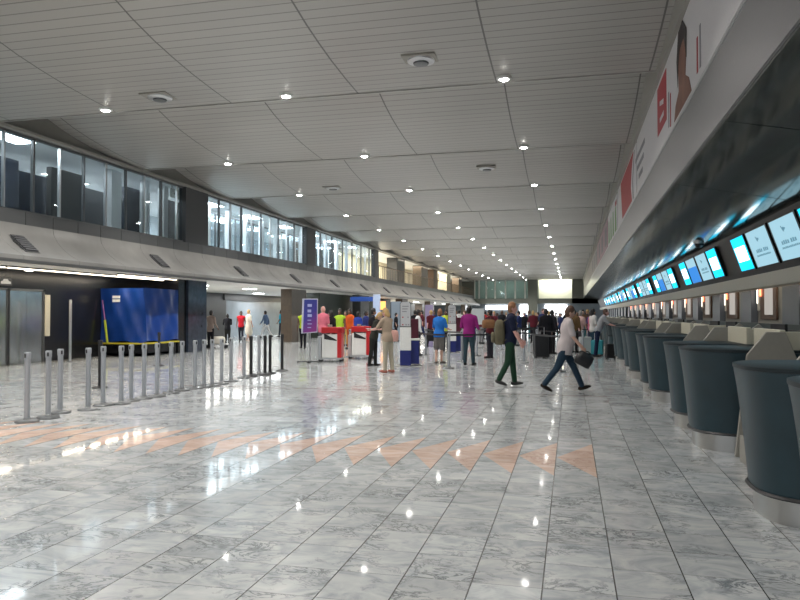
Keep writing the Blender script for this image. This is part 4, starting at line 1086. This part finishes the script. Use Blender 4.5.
person(F(371.5, 358.5), R(-60), 'dark-haired person in black suit behind the two blonde women', 1.76, ((2, 0), (-4, 0)), ((10, 8, 40), (10, 8, 40)), 4, (0, 10), (.014, .014, .018), (.012, .012, .015), 'black', 'mid', 'long', vox=.018)
o = MB().box(-.13, .13, -.09, .09, 0, .01).build('paper', M_white); o.location = (h5[0]+h5[1])/2+Vector((-.05, 0, .02)); tag(o, 'white sheet of paper in the hands of the blonde woman', 'paper')
# around the carts
person((at(323, 320, y=25).x, 25, 0), R(-20), 'bald man in pink shirt behind the first red cart', 1.84, top=(.62, .16, .22), bot=(.1, .1, .12), hair=None, skin='pink', fat=1.1, vox=.02)
person((at(331, 320, y=25.6).x, 25.6, 0), R(60), 'dark-haired woman in black beside the bald man in pink', 1.68, top=(.015, .012, .015), bot=(.03, .03, .03), hair='black', skin='mid', female=True, hairlen=.2, vox=.02)
person(F(303, 348.5), R(190), 'worker in teal with a yellow high-visibility vest left of the totem sign', 1.75, ((3, 0), (-5, 3)), ((10, 8, 20), (0, 8, 10)), top=(.45, .60, .04), bot=(.012, .012, .018), hair='black', skin='dark', vox=.02, sleeve='none', hem=.93)
person((at(340, 320, y=27).x, 27, 0), R(170), 'worker in a yellow-green high-visibility vest behind the first red cart', 1.76, top=(.40, .62, .05), bot=(.02, .03, .06), hair='black', skin='dark', vox=.022, sleeve='none')
person((at(350, 320, y=31).x, 31, 0), R(150), 'person in orange overalls behind the second red cart', 1.78, top=(.62, .10, .02), bot=(.5, .09, .02), hair='black', skin='dark', vox=.024, sleeve='long')
person((at(345.5, 320, y=34).x, 34, 0), R(180), 'person in red top between the vest worker and the orange overalls', 1.7, top=(.55, .03, .03), bot=(.45, .3, .1), hair='black', skin='mid', vox=.026)
person((at(358, 320, y=29).x, 29, 0), R(-30), 'person in royal blue top behind the second red cart', 1.66, top=(.03, .06, .35), bot=(.02, .02, .04), hair='black', skin='dark', vox=.024)
person((at(366, 320, y=30).x, 30, 0), R(-100), 'person in navy jacket behind the second red cart, next to the black suit', 1.7, top=(.03, .04, .16), bot=(.02, .02, .03), hair='black', skin='dark', vox=.024, sleeve='long')
# passage people on the left
person(F(210.5, 348.5), R(-10), 'person in beige jacket and dark trousers standing by the dark pier', 1.72, ((0, 0), (3, 2)), ((25, 6, 60), (8, 8, 30)), 2, (0, 5), (.40, .31, .27), (.015, .015, .02), 'black', 'dark', 'long', vox=.02, hem=.78)
person(F(241, 342.5), R(-160), 'person in red waistcoat and white sleeves walking in the passage', 1.70, ((10, 2), (-10, 14)), ((12, 8, 20), (-10, 8, 12)), 0, (0, 0), (.60, .02, .035), (.02, .02, .03), 'black', 'dark', 'none', vox=.024)
person(F(248.5, 342), R(-30), 'fair-haired woman in a white dress beside the red waistcoat', 1.78, ((8, 2), (-8, 10)), top=(.72, .68, .58), bot=None, leg='dress', hair='blonde', skin='light', female=True, vox=.024, shoe=(.6, .5, .4))
person(F(266, 338), R(85), 'person in slate blue shirt and white trousers walking left in the passage', 1.80, ((24, 4), (-22, 14)), ((18, 8, 18), (-14, 8, 10)), 3, (0, 0), (.10, .15, .26), (.7, .7, .72), 'black', 'mid', 'long', vox=.028)
person(F(281, 337.5), R(100), 'person in bright turquoise shirt and dark trousers beside the brown column', 1.80, ((8, 2), (-8, 8)), ((10, 8, 20), (10, 8, 10)), 0, (0, 0), (.03, .40, .60), (.02, .03, .05), 'black', 'dark', 'short', vox=.028)
person(F(227.5, 345), R(30), 'person in black pushing a luggage trolley in the passage', 1.55, ((8, 2), (-8, 8)), ((40, 6, 40), (40, 6, 40)), 6, (0, 0), (.02, .02, .025), (.02, .02, .02), 'black', 'dark', 'long', vox=.028)
# luggage trolley with pale bags
q = at(217, 348, z=0)
lt = empty('luggage_trolley', (q.x, q.y, 0), R(20), 'steel luggage trolley loaded in the passage by the dark pier', 'trolley')
MB().box(-.5, .5, -.3, .3, .16, .2).build('deck', M_alu, lt); MB().tube([(-.5, -.28, .2), (-.58, -.28, .95), (-.62, 0, 1.02), (-.58, .28, .95), (-.5, .28, .2)], .018, n=8).build('push_handle', M_alu, lt, 60)
for dx in (-.4, .42):
    for dy in (-.25, .25): MB().lathe([(.03, 0), (.06, .02), (.06, .12), (.03, .16)], dx, dy, 12).build('wheel', M_rim, lt)
o = bag('holdall', 'white soft holdall lying on the luggage trolley', (q.x+.0, q.y, .56), .75, .45, .36, mat('white_canvas', (.66, .63, .56), .8), R(20))
# counter people at right
p = at(604, 357, z=0)
person((p.x-.22, p.y, 0), R(-88), 'man in grey t-shirt and navy trousers leaning on a check-in desk', 1.80, ((-4, 0), (-6, 2)), ((48, 8, 35), (52, 8, 30)), 22, (0, -12), (.30, .31, .33), (.012, .018, .05), 'brown', 'pink', vox=.018, hem=.88)
person((gx(593, 29.5), 29.5, 0), R(-60), 'woman in white top queueing left of the leaning man', 1.76, top=(.6, .58, .56), bot=(.02, .05, .08), hair='black', skin='mid', female=True, hairlen=.12, vox=.024)
person((gx(580.5, 31), 31, 0), R(-40), 'grey-haired person in pale pink top in the queue at the desks', 1.70, top=(.55, .36, .34), bot=(.05, .05, .06), hair='grey', skin='light', vox=.024)
person((.88, 33.5, 0), R(-70), 'person in pink and red striped top queueing behind the leaning man', 1.68, top=(.45, .12, .18), bot=(.03, .03, .04), hair='black', skin='mid', female=True, vox=.024)
person((gx(574, 30), 30, 0), R(-30), 'person in brown jacket queueing right of the striding man', 1.74, top=(.14, .085, .04), bot=(.02, .02, .02), hair='black', skin='dark', sleeve='long', vox=.024)
person((gx(546, 27), 27, 0), R(20), 'person all in black with a big dark coat just left of the striding man', 1.76, top=(.012, .012, .016), bot=(.01, .01, .012), hair='black', skin='dark', sleeve='long', fat=1.25, hem=.6, vox=.022)
person((gx(552, 29), 29, 0), R(-50), 'person in black partly hidden by the striding man', 1.72, top=(.014, .014, .02), bot=(.01, .01, .012), hair='black', skin='dark', sleeve='long', fat=1.1, vox=.024)
person((gx(418, 26.5), 26.5, 0), R(-70), 'person in white shirt behind the tall kiosk panel', 1.72, top=(.66, .67, .68), bot=(.03, .03, .04), hair='black', skin='dark', sleeve='long', vox=.022)
person((gx(446, 30), 30, 0), R(180), 'worker in yellow high-visibility vest behind the second kiosk', 1.74, top=(.5, .60, .06), bot=(.02, .02, .03), hair='black', skin='dark', vox=.024)
person((gx(490, 25.6), 25.6, 0), R(60), 'person in maroon carrying a brown wicker bag just left of the backpack', 1.72, arms=((30, 8, 60), (30, 8, 60)), top=(.10, .015, .02), bot=(.03, .03, .04), hair='black', skin='mid', sleeve='long', vox=.024)
p = (gx(488.5, 25.1), 25.1, 1.28); bag('wicker_bag', 'rounded brown wicker bag in the arms of the person in maroon', (p[0], p[1], 1.42), .46, .26, .32, mat('wicker', (.22, .10, .04), .8, noise=.4, nscale=40), R(20))
# luggage
def suitcase(u, Y, w, d, h, m_, label, rz=0):
    t = empty('suitcase', (gx(u, Y), Y, 0), rz, label, 'suitcase')
    MB().box(-w/2, w/2, -d/2, d/2, .05, h).build('shell', m_, t, bevel=.035)
    for dx in (-1, 1):
        for dy in (-1, 1): MB().lathe([(.015, 0), (.028, .01), (.028, .045), (.02, .06)], dx*(w/2-.05), dy*(d/2-.05), 10).build('wheel', M_rim, t)
        MB().box(dx*w*.22-.008, dx*w*.22+.008, -.01, .01, h-.01, h+.28).build('rod', M_alu, t)
    MB().box(-w*.25, w*.25, -.018, .018, h+.26, h+.3).build('grip', M_rim, t, bevel=.008)
    MB().box(-w*.3, w*.3, -d/2-.008, -d/2+.002, h*.3, h*.7).build('front_pocket', m_, t, bevel=.004)
suitcase(611, 25.9, .4, .25, .55, M_rim, 'black suitcase at the foot of the check-in desk by the leaning man', R(20))
suitcase(597, 28.3, .45, .3, .6, mat('case_teal', (.03, .28, .33), .5), 'bright teal suitcase left of the leaning man', R(-10))
suitcase(585, 28.8, .45, .3, .7, mat('case_silver', (.4, .42, .42), .4), 'silver suitcase in the queue right of the striding man', R(15))
suitcase(541, 26.2, .5, .35, .85, M_rim, 'large black suitcase behind the belts left of the striding man', R(15))

# distant crowd: shared meshes, own clothes colours
protos = []
for j, (kw) in enumerate([dict(legs=((3, 0), (-4, 2)), arms=((8, 8, 20), (0, 8, 15))), dict(legs=((14, 3), (-12, 14)), arms=((-12, 8, 12), (18, 8, 25))), dict(female=True, hairlen=.15, arms=((10, 8, 60), (8, 8, 30))), dict(sleeve='long', fat=1.15, arms=((20, 10, 70), (10, 8, 20)))]):
    t_, *_r = person((0, 0, 0), 0, 'x', 1.75, top=(.05, .05, .06), bot=(.02+.001*j, .02, .03), hair='black', skin='mid', vox=.035, detail=False, **kw)
    protos.append(t_)
pal = {'black': (.012, .012, .016), 'maroon': (.10, .015, .025), 'navy': (.02, .03, .1), 'white': (.55, .55, .55), 'grey': (.18, .18, .19), 'red': (.4, .03, .03), 'teal': (.03, .14, .16), 'brown': (.12, .07, .04)}
used = set()
spots = [(415, 34, 'black'), (422, 38, 'maroon'), (434, 40, 'navy'), (455, 36, 'maroon'), (459, 41, 'white'), (465, 38, 'navy'), (474, 42, 'black'), (481, 38, 'maroon'), (485, 45, 'red'), (494, 40, 'maroon'), (497, 50, 'navy'), (502, 44, 'black'),
         (519, 36, 'navy'), (524, 42, 'black'), (529, 47, 'grey'), (533, 40, 'maroon'), (538, 44, 'black'), (543, 38, 'navy'), (549, 46, 'black'), (556, 50, 'white'), (561, 42, 'navy'), (566, 38, 'black'), (570, 44, 'maroon'), (577, 39, 'black'), (583, 41, 'brown'), (586, 47, 'white'), (590, 37, 'maroon'), (594, 43, 'black'),
         (441, 52, 'grey'), (449, 56, 'black'), (470, 55, 'red'), (489, 58, 'black'), (512, 52, 'brown'), (536, 58, 'navy'), (545, 62, 'black'), (553, 60, 'maroon'), (559, 66, 'grey'), (573, 55, 'teal'), (580, 60, 'black'), (506, 62, 'white'), (396, 40, 'black'), (387, 45, 'navy'), (427, 60, 'maroon'), (515, 68, 'black'), (526, 70, 'navy'), (431, 33, 'maroon'), (604, 36.5, 'navy')]
skl = list(SK.values()); hl = list(HC.values())
for i, (u, Y, c) in enumerate(spots):
    pi = i % 4; pr_ = protos[pi]
    lab = f'traveller in {c} standing in the distant crowd at the check-in queues'; grp = f'distant travellers in {c}'
    nm = {'body': skl[(i*3) % 4], 'shirt': cl(pal[c]), 'jacket': cl(pal[c]), 'trousers': cl(pal[['black', 'navy', 'grey', 'black', 'teal'][i % 5]]), 'hair': hl[(i*5) % 3 if i % 4 else 2]}
    if pi not in used:
        used.add(pi); t_ = pr_
        t_.location = (min(gx(u, Y), .95), Y, 0); t_.rotation_euler = (0, 0, R(i*97 % 360)); t_['label'] = lab; t_['group'] = grp
        for chd in t_.children:
            k = chd.name.split('.')[0]
            if k in nm: chd.material_slots[0].link = 'OBJECT'; chd.material_slots[0].material = nm[k]
    else:
        dup(pr_, (min(gx(u, Y), .95), Y, 0), R(i*97 % 360), lab, grp, nm, .93+.12*((i*37 % 10)/10))

# ------------------------------------------------------------------ camera, world, colour
cam = D.cameras.new('camera'); co = D.objects.new('camera', cam); COL.objects.link(co)
cam.sensor_width = 36; cam.lens = FPX*36/800; cam.clip_end = 400; cam.clip_start = .05
co.location = (0, 0, EYE)
co.matrix_world = Matrix.Translation((0, 0, EYE)) @ Matrix((RT, UP, -FW)).transposed().to_4x4()
sc = bpy.context.scene; sc.camera = co
wd = D.worlds.new('world'); sc.world = wd; wd.use_nodes = True
wd.node_tree.nodes['Background'].inputs[0].default_value = (.85, .92, 1, 1); wd.node_tree.nodes['Background'].inputs[1].default_value = .35
sc.view_settings.view_transform = 'Standard'; sc.view_settings.look = 'None'; sc.view_settings.gamma = 1; sc.view_settings.exposure = 0.17
